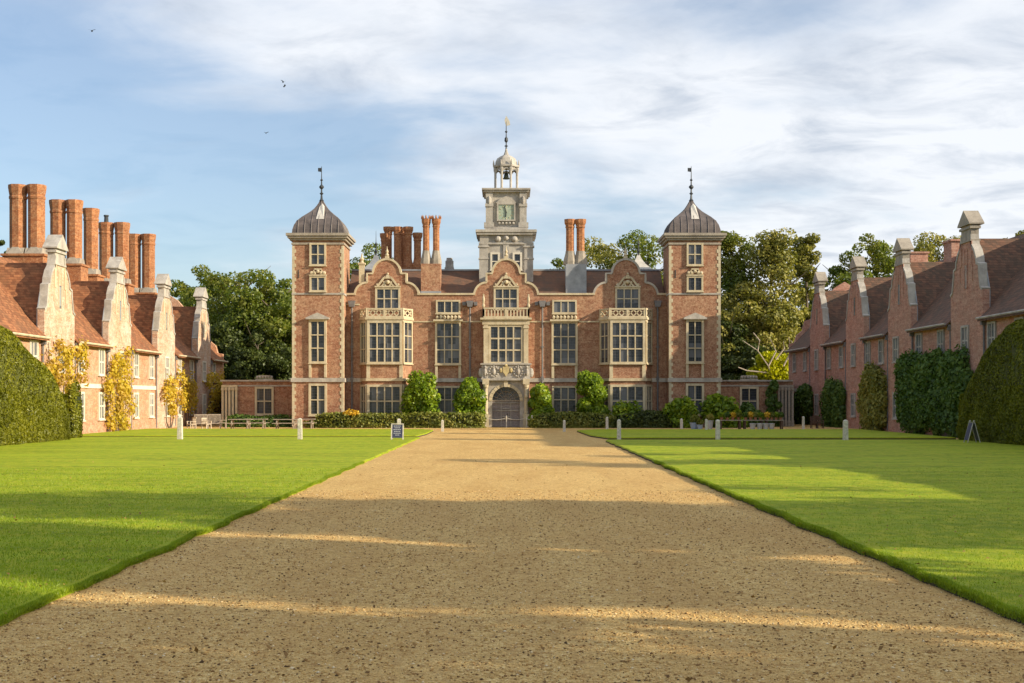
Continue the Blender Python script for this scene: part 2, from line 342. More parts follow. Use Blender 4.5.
# ------------------------------------------------------------------ ground sheets
def ground_mats():
    m, nt, bs = newmat('gravel'); p = pos(nt)
    v = N(nt, 'ShaderNodeTexVoronoi'); v.inputs['Scale'].default_value = 34; nt.links.new(p, v.inputs['Vector'])
    v2 = N(nt, 'ShaderNodeTexVoronoi'); v2.inputs['Scale'].default_value = 85; nt.links.new(p, v2.inputs['Vector'])
    s = N(nt, 'ShaderNodeSeparateColor'); nt.links.new(v.outputs['Color'], s.inputs[0])
    s2 = N(nt, 'ShaderNodeSeparateColor'); nt.links.new(v2.outputs['Color'], s2.inputs[0])
    f = M('ADD', M('MULTIPLY', s.outputs[0], .5, nt=nt), M('MULTIPLY', s2.outputs[1], .5, nt=nt), nt=nt)
    col = ramp(nt, f, [(.1, (.25, .13, .04)), (.33, (.56, .35, .11)), (.6, (.78, .54, .20)), (.9, (.88, .70, .36))])
    big = noise(nt, stretch(nt, p, (.9, .25, 1)), .8, 6, .65)
    col = mixc(nt, rng(nt, big, .42, .62, 0, .55), col, (.50, .30, .10))
    tr = noise(nt, stretch(nt, p, (1.3, .05, 1)), 1.2, 4, .6)
    col = mixc(nt, rng(nt, tr, .44, .60, 0, .4), col, (.60, .38, .14))
    clump = noise(nt, p, 5.5, 5, .75)
    col = mixc(nt, rng(nt, clump, .50, .62, 0, .7), col, (.40, .23, .08))
    nt.links.new(col, bs.inputs[0]); bs.inputs['Roughness'].default_value = .9; bs.inputs['Specular IOR Level'].default_value = .2
    h = M('ADD', M('ADD', M('MULTIPLY', v.outputs[0], -1.0, nt=nt), M('MULTIPLY', v2.outputs[0], -.5, nt=nt), nt=nt), M('MULTIPLY', clump, 1.6, nt=nt), nt=nt)
    bump(nt, h, bs, .75, .035); gravel = m
    def grassm(name, c1, c2, c3):
        m, nt, bs = newmat(name); p = pos(nt); s = N(nt, 'ShaderNodeSeparateXYZ'); nt.links.new(p, s.inputs[0])
        a = noise(nt, stretch(nt, p, (.35, 1.3, 1)), .5, 8, .75, .3); b = noise(nt, p, 26, 4, .8); c = noise(nt, stretch(nt, p, (1, .6, 1)), 3.2, 6, .75)
        col = mixc(nt, rng(nt, a, .4, .6), tuple(x*.82 for x in c1), c2)
        col = mixc(nt, rng(nt, c, .45, .62, 0, .85), col, c3)
        col = mixc(nt, rng(nt, b, .3, .75, .55, 0), col, tuple(x*.35 for x in c1))
        nt.links.new(col, bs.inputs[0]); bs.inputs['Roughness'].default_value = .8; bs.inputs['Specular IOR Level'].default_value = .15
        bs.inputs['Sheen Weight'].default_value = .0
        bump(nt, M('ADD', b, M('MULTIPLY', c, 1.5, nt=nt), nt=nt), bs, .6, .05); return m
    return gravel, grassm('lawn_grass', (.26, .36, .012), (.38, .48, .018), (.50, .49, .03)), grassm('field_grass', (.06, .10, .02), (.09, .13, .03), (.12, .12, .04))
GRAV, GRASS, FIELD = ground_mats()
struct('ground', MB().add([(-1500, -300, -.02), (1500, -300, -.02), (1500, 3000, -.02), (-1500, 3000, -.02)], [(0, 1, 2, 3)]), FIELD)
def gsheet():
    nx, ny = 60, 200; xs = np.linspace(-28, 28, nx); ys = np.linspace(-8, 126, ny)
    V = np.array([(x, y, 0.0) for y in ys for x in xs]); V[:, 2] = 0.0
    Fq = [(j*nx+i, j*nx+i+1, (j+1)*nx+i+1, (j+1)*nx+i) for j in range(ny-1) for i in range(nx-1)]
    return npmesh('gravel_drive', V, Fq, GRAV, 4)
struct('gravel_drive', gsheet())
def wobble(t, s): return 1.0*(.030*math.sin(t*1.9+s)+.025*math.sin(t*4.7+s*2)+.02*math.sin(t*11+s))
def slab(name, edge, z, side_soil=True, rnd=.05):
    # edge polygon ccw; grass top with soil side
    mb = MB(); n = len(edge); cx = sum(p[0] for p in edge)/n; cy = sum(p[1] for p in edge)/n
    def inset(k):
        r = []
        for x, y in edge: r.append((x+(k if x < cx else -k), y+(k*.5 if y < cy else -k*.5)))
        return r
    e0 = edge; e2 = inset(rnd)
    mb.add([(x, y, -.01) for x, y in e0]+[(x, y, z*.55) for x, y in e0], [(i, (i+1) % n, (i+1) % n+n, i+n) for i in range(n)], 1)
    mb.add([(x, y, z*.55) for x, y in e0]+[(x, y, z) for x, y in e2], [(i, (i+1) % n, (i+1) % n+n, i+n) for i in range(n)], 0)
    mb.add([(x, y, z) for x, y in e2], [tuple(range(n))], 0)
    return struct(name, mb, [GRASS, SOIL if side_soil else GRASS])
LE = [(-5.22+wobble(y, 1), y) for y in np.arange(-6, 77.6, .5)]
slab('lawn', [(-26.8, -6)]+LE+[(-5.4, 77.9), (-26.8, 77.9)], .07, False)
RE = [(5.32+wobble(y, 4), y) for y in np.arange(-6, 71.0, .5)]
slab('lawn', [(25.9, 71.4), (5.6, 71.4)]+RE[::-1]+[(25.9, -6)], .11, True)
slab('lawn', [(-26.9, 78.8), (-5.5, 78.8), (-5.25, 84), (-5.3, 93), (-6.2, 95.6), (-26.9, 97.2)], .13, True)
slab('lawn', [(25.8, 74.8), (25.8, 95), (6.6, 95), (4.9, 92), (5.1, 80), (5.8, 74.8)], .13, True)
# gravel pebbles as real stones near the camera
def pebbles():
    n = 52000; y = 9.2+24*rs.rand(n)**1.7; x = -5.22+10.56*rs.rand(n); s = .006+.013*rs.rand(n)**2.2; s[rs.rand(n) < .012] *= 1.7
    base = np.array([(1, 0, 0), (0, 1, 0), (-1, 0, 0), (0, -1, 0), (0, 0, 1), (0, 0, -1)], float)
    V = np.repeat(base[None], n, 0)*(1+.5*(rs.rand(n, 6, 1)-.5)); V[:, :, 2] *= .6
    V *= s[:, None, None]*(.8+.5*rs.rand(n, 1, 3)); a = rs.rand(n)*6.28; ca, sa = np.cos(a)[:, None], np.sin(a)[:, None]
    X = V[:, :, 0]*ca-V[:, :, 1]*sa; Y = V[:, :, 0]*sa+V[:, :, 1]*ca
    V = np.stack([X+x[:, None], Y+y[:, None], V[:, :, 2]+.004], 2)
    T = np.array([(0, 1, 4), (1, 2, 4), (2, 3, 4), (3, 0, 4), (1, 0, 5), (2, 1, 5), (3, 2, 5), (0, 3, 5)])
    Fq = (T[None]+6*np.arange(n)[:, None, None])
    m, nt, bs = newmat('pebble'); g = N(nt, 'ShaderNodeNewGeometry')
    nt.links.new(ramp(nt, g.outputs['Random Per Island'], [(.0, (.08, .05, .025)), (.25, (.34, .19, .07)), (.5, (.60, .38, .14)), (.9, (.76, .54, .24)), (1, (.8, .68, .46))]), bs.inputs[0]); bs.inputs['Roughness'].default_value = .85
    bs.inputs['Specular IOR Level'].default_value = .2
    o = link('gravel_stones', npmesh('gravel_stones', V, Fq, m, 3)); tag(o, 'loose tan and brown pebbles lying on the near drive', 'gravel', kind='stuff')
pebbles()
GRBL = leafmat('grass_blade', [(.13, .20, .01), (.24, .33, .014), (.34, .42, .025)], .35, .5)
def blades():
    Ps = []
    for sgn, e in ((-1, LE), (1, RE)):
        n = 42000; y = 9+38*rs.rand(n)**1.6; ex = np.interp(y, [p[1] for p in e], [p[0] for p in e])
        q_ = rs.rand(n); x = ex+sgn*np.where(q_ < .5, -.02*rs.rand(n)+.015*np.sin(y*9)*rs.rand(n), .07*rs.rand(n)); hz = .07 if sgn < 0 else .11; Ps.append(np.stack([x, y, np.where(q_ < .5, .01+(hz-.02)*rs.rand(n)**.7, hz-.01)], 1))
        n = 70000; y = 12+30*rs.rand(n)**1.6; x = sgn*(5.3+(y*.42-4.6+3)*rs.rand(n)); Ps.append(np.stack([x, y, np.full(n, .098)], 1))
    P = np.concatenate(Ps); n = len(P); a = rs.rand(n)*6.28; wd = .005+.004*rs.rand(n); h = .018+.03*rs.rand(n)
    d = np.stack([np.cos(a)*wd, np.sin(a)*wd, 0*a], 1); l = rs.normal(size=(n, 2))*.014
    tip = P+np.stack([l[:, 0], l[:, 1], h], 1)
    V = np.stack([P-d, P+d, tip], 1)
    o = link('lawn_grass', npmesh('lawn_grass', V, np.arange(3*n).reshape(-1, 3), GRBL, 3)); tag(o, 'short bright green grass blades fringing both lawns beside the gravel', 'grass', kind='stuff')
blades()

# ------------------------------------------------------------------ windows
wcache = {}
def window(parent, x, z, wd, ht, nx, ny, y=0, rz=0, proud=.14, stm=None, gl=None, fr=.16, mul=.085, sill=True, rows=None, name='window'):
    stm = stm or STN; gl = gl or GLS
    key = (round(wd, 3), round(ht, 3), nx, ny, proud, stm.name, gl.name, fr, mul, sill)
    if key not in wcache:
        mb = MB(); h = wd/2; t = proud
        mb.box(-h, -h+fr, -t, .02, 0, ht); mb.box(h-fr, h, -t, .02, 0, ht)
        mb.box(-h+fr, h-fr, -t+.003, .02, ht-fr, ht); mb.box(-h+fr, h-fr, -t+.003, .02, 0, fr*.7)
        iw = wd-2*fr; ih = ht-fr*1.7
        for i in range(1, nx):
            c = -h+fr+iw*i/nx; mb.box(c-mul/2, c+mul/2, -t+.03, .02, fr*.7, ht-fr)
        for j in range(1, ny):
            c = fr*.7+ih*j/ny; mb.box(-h+fr, h-fr, -t+.035, .02, c-mul/2, c+mul/2)
        if sill: mb.box(-h-.05, h+.05, -t-.06, .02, -.08, .0)
        pb = MB().box(-h+fr-.01, h-fr+.01, -.022, -.012, fr*.6, ht-fr*.9)
        wcache[key] = (mb.mesh('window', stm), pb.mesh('pane', gl))
    a, b = wcache[key]
    o = link(name, a, parent, (x, y, z), rz); link('pane', b, o); return o
def strapwork(mb, x, z, w, h, y0, y1):      # ornate pierced triangular cresting
    mb.box(x-w/2-.08, x+w/2+.08, y0-.05, y1, z, z+.12)
    for s in (-1, 1):
        mb.prism([(x+s*w*.46, z+.12), (x+s*w*.36, z+.12), (x+s*w*.12, z+h*.72), (x+s*w*.10, z+h*.9), (x+s*w*.2, z+h*.78)], y0, y1)
        mb.lathe([(w*.075, 0), (w*.075, y1-y0)], 8, (0, 0, 0)) if False else None
        mb.prism([(x+s*w*.28, z+.12), (x+s*w*.2, z+.12), (x+s*w*.02, z+h*.5), (x+s*w*.08, z+h*.55)], y0+.02, y1)
        mb.prism([(x+s*w*.05, z+.12), (x+s*w*.12, z+.12), (x+s*w*.2, z+h*.45), (x+s*w*.14, z+h*.5)], y0+.03, y1)
        mb.ball((x+s*w*.44, (y0+y1)/2, z+.24), .1, 6)
    mb.prism([(x-w*.12, z+h*.7), (x+w*.12, z+h*.7), (x+w*.05, z+h), (x-w*.05, z+h)], y0, y1)
    mb.ball((x, (y0+y1)/2, z+h+.09), .1, 6); mb.ball((x, (y0+y1)/2, z+h*.42), w*.09, 8)

# ------------------------------------------------------------------ the mansion
XC = -.12
house = thing('mansion', 'huge red brick mansion with two domed corner towers, curved gables and clock tower', 'mansion', (XC, D, 0))
def A(px, d=0): return (px-HX)*(D-d)/F-XC
def Zp(py, d=0): return HE+(HY-py)*(D-d)/F
EZ = 11.0
part('wall', MB().box(-13.5, 13.5, 0, 8.2, 0, EZ), BRK, house)
part('rear_range', MB().box(-11.8, 9, 8.2, 14, 0, EZ), BRK, house)
part('rear_roof', MB().box(-11.8, 9, 8.1, 14, EZ, 13.0), LEAD, house)
# main tiled roof with a lead flat
rz_ = 13.42
part('roof', MB().add([(-13.3, .5, EZ-.1), (13.3, .5, EZ-.1), (13.3, 8.1, EZ-.1), (-13.3, 8.1, EZ-.1), (-13.3, 4.0, rz_), (13.3, 4.0, rz_), (13.3, 4.9, rz_), (-13.3, 4.9, rz_)],
     [(0, 1, 5, 4), (2, 3, 7, 6), (3, 0, 4, 7), (1, 2, 6, 5), (4, 5, 6, 7), (3, 2, 1, 0)]), ROOFD, house)
part('roof_ridge', MB().box(-13.35, 13.35, 3.9, 5.0, rz_-.02, rz_+.12), LEAD, house)
mb = MB()
for a, b in ((-7.4, -2.7), (2.7, 7.4), (-13.5, -12.6), (12.6, 13.5)): mb.box(a, b, -.1, .5, EZ, EZ+.16)
part('parapet_coping', mb, STN, house)
part('string_course', MB().box(-13.5, 13.5, -.13, .0, Zp(382), Zp(378.2)), STNG, house)
part('upper_string_course', MB().box(-13.5, -12.2, -.06, .0, 10.15, 10.27).box(-7.9, -1.9, -.06, 0, 8.72, 8.83).box(1.9, 7.9, -.06, 0, 8.72, 8.83), STN, house)
def arc(cx, cz, r, a0, a1, n): return [(cx+r*math.cos(R(a0+(a1-a0)*i/n)), cz+r*math.sin(R(a0+(a1-a0)*i/n))) for i in range(n+1)]
def gable_profile():
    L = [(-2.65, 0)]+arc(-1.62, 0, 1.03, 180, 92, 8)[1:]+[(-1.62, 1.08), (-1.62, 1.78), (-1.18, 1.78)]
    top = arc(0, 1.84, 1.13, 176, 4, 14)
    return L+top+[(-a, z) for a, z in L[::-1]]
GP = gable_profile()
for gx in (-9.95, 0.0, 9.97):
    g = part('gable', MB().prism([(a, z) for a, z in GP], 0, .5), BRK, house, (gx, 0, EZ))
    part('coping', MB().band(GP, -.09, .58, .1, .07), STN if gx < 5 else STNG, g)
    fm = MB().box(-.16, .16, .08, .42, 2.95, 3.25).lathe([(.1, 0), (.17, .1), (.08, .25), (.13, .4), (.05, .6), (.02, .85)], 8, (0, .25, 3.25))
    part('finial', fm, STN, g)
    part('gable_roof', MB().prism([(-2.0, 0), (0, 2.5), (2.0, 0)], .5, 5), ROOFD, g)
# pinnacle left of the left gable
part('pinnacle', MB().box(-.22, .22, .05, .5, 0, 1.55).box(-.3, .3, 0, .55, 1.55, 1.7).lathe([(.2, 0), (.12, .15), (.2, .3), (.08, .5), (.03, .8)], 8, (0, .27, 1.7)), STN, house, (A(361.5), 0, EZ+1.0))
# gable windows
for px in (387.8, 506.2, 627.6):
    wd = 25/12; wz = Zp(309.5); wn_ = window(house, A(px), wz, wd, Zp(287.5)-wz, 3, 2, 0)
    mb = MB(); strapwork(mb, 0, Zp(287.5)-wz, 2.0, 1.05, -.16, -.02); part('strapwork_crest', mb, STN, wn_)
# attic and first floor windows in the two narrow bays, ground floor too
for px in (448.2, 564.5):
    x = A(px)
    window(house, x, Zp(313.5), 24.5/12, Zp(300)-Zp(313.5), 3, 1, 0, fr=.14)
    wz = Zp(364.5); wo = window(house, x, wz, 26/12, Zp(321.5)-wz, 3, 3, 0, proud=.2, fr=.17)
    mb = MB().box(-1.22, 1.22, -.42, 0, Zp(321.5)-wz, Zp(319.6)-wz)
    for k in range(7): mb.ball((-.9+.3*k, -.14, Zp(317.5)-wz), .15, 6); mb.box(-.95+.3*k, -.85+.3*k, -.16, 0, Zp(319.6)-wz, Zp(315)-wz)
    mb.box(-.95, .95, -.14, 0, Zp(315.2)-wz, Zp(314.4)-wz)
    part('hood', mb, STN, wo)
    mb = MB().box(-1.08, -.86, -.17, 0, Zp(378.2)-wz, -.08).box(.86, 1.08, -.17, 0, Zp(378.2)-wz, -.08); part('quoin', mb, STN, wo)
    wz = Zp(413); wo = window(house, x, wz, 25/12, Zp(386)-wz, 3, 2, 0, fr=.15)
# canted bay windows with balconies
BD = 1.5
def lattice(mb, p0, p1, z0, z1, th=.12, n=6, solid_ends=True, style='x'):
    p0 = Vector((*p0, 0)); p1 = Vector((*p1, 0)); L = (p1-p0).length; t = (p1-p0)/L; nn = Vector((-t.y, t.x, 0))
    def bx(a0, a1, b0, b1, w=th):
        vs = []
        for z in (b0, b1):
            for a, s in ((a0, -1), (a1, -1), (a1, 1), (a0, 1)):
                q = p0+t*a+nn*s*w/2; vs.append((q.x, q.y, z))
        mb.add(vs, [(0, 3, 2, 1), (4, 5, 6, 7), (0, 1, 5, 4), (1, 2, 6, 5), (2, 3, 7, 6), (3, 0, 4, 7)])
    hgt = z1-z0
    bx(0, L, z0, z0+.12, th+.06); bx(0, L, z1-.13, z1, th+.06); bx(-.08, .14, z0, z1+.02, th+.04); bx(L-.14, L+.08, z0, z1+.02, th+.04)
    if n >= 4: bx(L/2-.09, L/2+.09, z0, z1-.01, th+.03)
    st = L/n
    for i in range(n):
        c = (i+.5)*st
        if style == 'x':
            for s in (-1, 1):
                a = c-s*st*.5; b = c+s*st*.5; vs = []
                for q, z in ((a, z0+.12), (b, z1-.13)):
                    for dz in (-.07, .07):
                        for s2 in (-1, 1):
                            g = p0+t*q+nn*s2*th*.3; vs.append((g.x, g.y, z+dz))
                mb.add(vs, [(0, 1, 3, 2), (4, 6, 7, 5), (0, 4, 5, 1), (2, 3, 7, 6), (0, 2, 6, 4), (1, 5, 7, 3)])
        else:
            bx(c-st*.22, c+st*.22, z0+.12, z1-.13, th*.7)
def bay(cx):
    b = part('bay', MB().plan([(-2.1, .0), (-1.45, -BD), (1.45, -BD), (2.1, 0)], 0, 8.85), BRK, house, (cx, 0, 0))
    zt = Zp(320.5, BD); zb = Zp(363.5, BD)
    cl = [(-2.1, 0), (-1.45, -BD), (1.45, -BD), (2.1, 0)]
    mb = MB()
    def ring(k, z0, z1): mb.plan([(-2.1-k, .0), (-1.45-k*.7, -BD-k), (1.45+k*.7, -BD-k), (2.1+k, 0)], z0, z1)
    ring(.2, 8.86, 9.04); ring(.1, 8.7, 8.86); ring(.13, Zp(381, BD), Zp(378.2, BD)); part('cornice', mb, STN, b)
    mb = MB()
    for s in (-1, 1):
        mb.box(*sorted((s*1.2, s*1.49)), -BD-.07, -BD+.1, Zp(378, BD), zb)
    part('quoin', mb, STN, b)
    mb = MB(); k = .02
    a0, a1, a2, a3 = (-2.1-k, -.1), (-1.45-k*.7, -BD-k), (1.45+k*.7, -BD-k), (2.1+k, -.1)
    lattice(mb, a0, a1, 9.04, 9.8, n=2); lattice(mb, a1, a2, 9.04, 9.8, n=6); lattice(mb, a2, a3, 9.04, 9.8, n=2)
    part('balustrade', mb, STN, b)
    Ls = math.hypot(.65, BD); th = math.atan2(-BD, .65)
    for z0, z1, ny in ((zb, zt, 3), (.85, Zp(384.5, BD), 2)):
        window(house, cx, z0, 2.88, z1-z0, 4, ny, -BD, fr=.2, mul=.1, proud=.15)
        window(house, cx-1.775, z0, Ls-.04, z1-z0, 1 if False else 2, ny, -BD/2, rz=th, fr=.16, proud=.12, mul=.07)
        window(house, cx+1.775, z0, Ls-.04, z1-z0, 2, ny, -BD/2, rz=-th, fr=.16, proud=.12, mul=.07)
    return b
bay(-9.98); bay(9.98)
# central porch bay: door arch, carved panel, great window, balcony
PD = 1.2
pc = A(506, PD)
porch = part('porch', MB().box(-1.78, 1.78, -PD, 0, 4.02, 8.86), STN, house, (pc, 0, 0))
hw, spr, rad = 1.14, 2.2, 1.14
mb = MB().box(-1.9, 1.9, -.62, 0, 0, 4.0)
arcp = [(rad*math.cos(R(a)), spr+rad*math.sin(R(a))) for a in range(0, 181, 12)]
prof = [(1.9, 0), (1.9, 4.0), (-1.9, 4.0), (-1.9, 0), (-hw, 0)]+arcp[::-1]+[(hw, 0)]
mb.prism(prof, -PD-.1, -.62); part('door_surround', mb, STNG, porch)
mb = MB()
for i, a in enumerate(range(6, 180, 14)):
    a0, a1 = R(a-6.2), R(a+6.2); r0, r1 = rad, rad+.26
    mb.prism([(r0*math.cos(a0), spr+r0*math.sin(a0)), (r1*math.cos(a0), spr+r1*math.sin(a0)), (r1*math.cos(a1), spr+r1*math.sin(a1)), (r0*math.cos(a1), spr+r0*math.sin(a1))], -PD-.17, -PD-.1)
mb.prism([(-.14, spr+rad-.02), (.14, spr+rad-.02), (.2, 4.0), (-.2, 4.0)], -PD-.3, -PD-.1); part('arch_stones', mb, STN, porch)
for s in (-1, 1):
    part('column', MB().box(s*1.66-.24, s*1.66+.24, -PD-.5, -PD-.1, 0, 1.1).lathe([(.18, 0), (.2, .1), (.15, .2), (.17, .9), (.14, 2.1), (.2, 2.2), (.24, 2.45)], 10, (s*1.66, -PD-.3, 1.1)).box(s*1.66-.27, s*1.66+.27, -PD-.53, -PD-.1, 3.55, 4.0).ball((s*1.66, -PD-.5, 2.6), .15, 8, sz=1.6), STN, porch)
mb = MB().box(-2.05, 2.05, -PD-.45, -PD-.0, 3.86, 4.02).box(-2.0, 2.0, -PD-.3, -PD, 4.02, 5.15).box(-2.1, 2.1, -PD-.42, -PD, 5.15, 5.27)
for s in (-1, 1):
    mb.lathe([(.36, -.42), (.36, .42)], 12, (s*1.02, 0, 0)) if False else None
    for k in range(12):
        a = k*math.pi/6; mb.ball((s*1.0+.36*math.cos(a), -PD-.33, 4.6+.42*math.sin(a)), .09, 6)
    mb.ball((s*1.0, -PD-.32, 4.58), .17, 8, sz=1.7); mb.ball((s*1.0, -PD-.36, 4.86), .1, 6)
    mb.ball((s*1.72, -PD-.36, 4.55), .15, 8, sz=2.2); mb.ball((s*1.72, -PD-.4, 4.95), .12, 8); mb.tube([(s*1.72, -PD-.36, 4.6), (s*1.5, -PD-.4, 4.4), (s*1.55, -PD-.38, 4.1)], .06)
    mb.ball((s*2.08, -PD-.1, 4.5), .2, 8, sz=2)
part('carved_panel', mb, STNG, porch)
part('coat_of_arms', MB().prism([(-.26, 5.0), (.26, 5.0), (.28, 4.6), (0, 4.2), (-.28, 4.6)], -PD-.42, -PD-.3).ball((-.42, -PD-.36, 4.7), .12, 6, sz=1.8).ball((.42, -PD-.36, 4.7), .12, 6, sz=1.8).ball((0, -PD-.38, 5.1), .13, 6), GOLD, porch)
zb, zt = Zp(363.5, PD), Zp(324.5, PD)
window(house, pc, zb, 30.5/12.1+.36, zt-zb, 4, 3, -PD, fr=.2, mul=.12, proud=.16)
mb = MB()
for s in (-1, 1): mb.box(*sorted((s*1.46, s*1.84)), -PD-.22, -PD, 5.27, 8.45); mb.box(*sorted((s*1.42, s*1.9)), -PD-.28, -PD, 8.15, 8.3)
mb.box(-1.95, 1.95, -PD-.25, -PD, 8.45, 8.84); mb.box(-2.12, 2.12, -PD-.42, 0, 8.86, 9.02); part('pilaster', mb, STN, porch)
mb = MB(); lattice(mb, (-1.85, -PD-.25), (1.85, -PD-.25), 9.02, 9.85, n=14, style='b'); lattice(mb, (-1.85, 0), (-1.85, -PD-.25), 9.02, 9.85, n=3, style='b'); lattice(mb, (1.85, -PD-.25), (1.85, 0), 9.02, 9.85, n=3, style='b')
for s in (-1, 1): mb.lathe([(.1, 0), (.14, .15), (.07, .35), (.12, .6), (.1, .8), (.05, .95), (.07, 1.1)], 8, (s*1.85, -PD-.25, 9.85))
part('balustrade', mb, STN, porch)
dr = MB(); dr.prism([(-1.14, 0), (1.14, 0), (1.14, spr-.05), (-1.14, spr-.05)], -.70, -.63)
for i in range(-1, 2): dr.box(i*.57-.035, i*.57+.035, -.77, -.70, 0, spr-.05)
for z in (.05, .55, 1.05, 1.55, 2.0): dr.box(-1.14, 1.14, -.75, -.70, z, z+.07)
door = part('door', dr, DOORM, porch)
db = MB()
for i in (-1, 1): db.box(i*.40-.03, i*.40+.03, -.82, -.775, .05, spr-.1)
for z in (.62, 1.35, 1.98): db.box(-1.1, 1.1, -.825, -.78, z, z+.06)
db.box(-.3, .3, -.82, -.775, 1.5, 1.56); db.box(-.3, .3, -.82, -.775, .85, .91)
part('door_batten', db, STNG, door)
part('handle', MB().ball((.12, -.8, 1.1), .05, 6), IRON, door)
fl = MB().prism([(1.14*math.cos(R(a)), spr+1.14*math.sin(R(a))) for a in range(0, 181, 12)], -.66, -.63)
fan = part('fanlight', fl, GLS, porch)
fl = MB().box(-1.14, 1.14, -.8, -.67, spr-.06, spr+.06)
for a in range(18, 180, 24): fl.tube([(0, -.7, spr), (1.12*math.cos(R(a)), -.7, spr+1.12*math.sin(R(a)))], .022, 5)
for r in (.38, .76): fl.tube([(r*math.cos(R(a)), -.7, spr+r*math.sin(R(a))) for a in range(0, 181, 15)], .022, 5)
part('fanlight_bars', fl, WOODG, fan)
# corner towers
TP = 1.75; TH = 2.09
def tower(cx):
    z_c0, z_c1 = Zp(240, TP), Zp(233.5, TP)
    t = part('corner_tower', MB().box(-TH, TH, -TP, -TP+2*TH, 0, z_c0), BRK, house, (cx, 0, 0))
    mb = MB()
    for sx_ in (-1, 1):
        z = .1; k = 0
        while z < z_c0-.6:
            wq = .30 if k % 2 else .17
            mb.box(*sorted((sx_*(TH-wq), sx_*(TH+.03))), -TP-.03, -TP+(.17 if k % 2 else .3), z, z+.285); z += .29; k += 1
    part('quoin_strip', mb, STN, t)
    y0, y1 = -TP, -TP+2*TH
    mb = MB()
    for e, a, b in ((.08, z_c0-.38, z_c0-.22), (.2, z_c0-.04, z_c0+.14), (.36, z_c0+.14, z_c0+.32), (.47, z_c0+.32, z_c1)): mb.box(-TH-e, TH+e, y0-e, y1+e, a, b)
    part('cornice', mb, CORN, t)
    mb = MB(); z = Zp(379.8, TP)
    mb.box(-TH-.12, TH+.12, y0-.13, y1, z-.18, z+.15); z = Zp(294, TP); mb.box(-TH-.06, TH+.06, y0-.07, y1, z-.06, z+.08)
    part('string_course', mb, STNG, t)
    cy = -TP+TH
    pr = [(2.14, 0), (2.1, .35), (1.98, .75), (1.74, 1.15), (1.42, 1.48), (1.08, 1.76), (.78, 2.02), (.54, 2.28), (.36, 2.54), (.22, 2.78), (.12, 2.95)]
    dm = part('dome_roof', MB().lathe([(r, z) for r, z in pr], 4, (0, cy, z_c1), 0, R(45), True), LEADB, t)
    sm = MB()
    for (nx_, ny_) in ((0, -1), (1, 0), (-1, 0), (0, 1)):
        for k in (-1.65, -1.1, -.55, 0, .55, 1.1, 1.65):
            pts = [(k, -(r+.02), z_c1+z) if abs(k) < r else None for r, z in pr]
            pts = [p for p in pts if p]
            if len(pts) < 2: continue
            rot = math.atan2(ny_, nx_)+math.pi/2; c_, s_ = math.cos(rot), math.sin(rot)
            sm.tube([(p[0]*c_-p[1]*s_, p[0]*s_+p[1]*c_+cy, p[2]) for p in pts], .035, 4)
    part('lead_roll', sm, LEADB, dm)
    hp = MB().prism([(-.22, z_c1+1.25), (.42, z_c1+1.25), (.30, z_c1+2.5), (.1, z_c1+2.75), (-.1, z_c1+2.45)], cy-1.45, cy-.9)
    v = hp.v; 
    for i, (x, y, z) in enumerate(v):
        rr = np.interp(z-z_c1, [p[1] for p in pr], [p[0] for p in pr]); v[i] = (x, cy-rr-(.05 if i < 5 else -.15), z)
    part('pale_lead_patch', hp, LEADP, dm)
    fz = z_c1+2.9
    part('finial', MB().lathe([(.13, 0), (.2, .1), (.1, .25), (.07, .6), (.17, .7), (.07, .8), (.06, 1.05), (.2, 1.2), (.2, 1.3), (.06, 1.45), (.05, 1.75), (.13, 1.82), (.04, 1.95), (.025, 2.9), (.01, 3.0)], 8, (0, cy, fz)).add([(0.02, cy, fz+2.5), (-.3, cy, fz+2.55), (-.3, cy, fz+2.85), (0.02, cy, fz+2.85)], [(0, 1, 2, 3)]), IRON, dm)
    # windows
    d = TP
    zb = Zp(265.5, d); window(house, cx, zb, 1.36, Zp(243, d)-zb, 2, 2, -TP, fr=.15)
    zb = Zp(291.5, d); wo = window(house, cx, zb, 1.36, Zp(276, d)-zb, 2, 1, -TP, fr=.15)
    mb = MB(); zt = Zp(276, d)-zb; mb.box(-.72, .72, -.2, 0, zt, zt+.1)
    for k in range(5): mb.ball((-.52+.26*k, -.08, zt+.25+(.12 if k == 2 else 0)), .15, 6)
    mb.prism([(-.6, zt+.1), (-.3, zt+.55), (-.2, zt+.1)], -.12, -.01).prism([(.6, zt+.1), (.3, zt+.55), (.2, zt+.1)], -.12, -.01).box(-.3, .3, -.12, 0, zt+.5, zt+.62); part('strapwork_crest', mb, STN, wo)
    zb = Zp(363, d); wo = window(house, cx, zb, 1.46, Zp(319.5, d)-zb, 2, 3, -TP, proud=.2, fr=.19)
    zt = Zp(319.5, d)-zb; mb = MB().box(-.95, .95, -.42, 0, zt, zt+.14).prism([(-.95, zt+.14), (.95, zt+.14), (0, zt+.55)], -.36, 0); part('pediment', mb, STNG, wo)
    zq = Zp(377.5, d)-zb; part('quoin', MB().box(-.73, -.53, -.17, 0, zq, -.08).box(.53, .73, -.17, 0, zq, -.08), STN, wo)
    zb = Zp(415.5, d); window(house, cx, zb, 1.5, Zp(383.5, d)-zb, 2, 2, -TP, fr=.19)
    part('wall_anchor', MB().box(-1.62, -1.56, -TP-.05, -TP, Zp(278, d), Zp(270, d)), IRON, t)
tower(-15.43); tower(15.47)
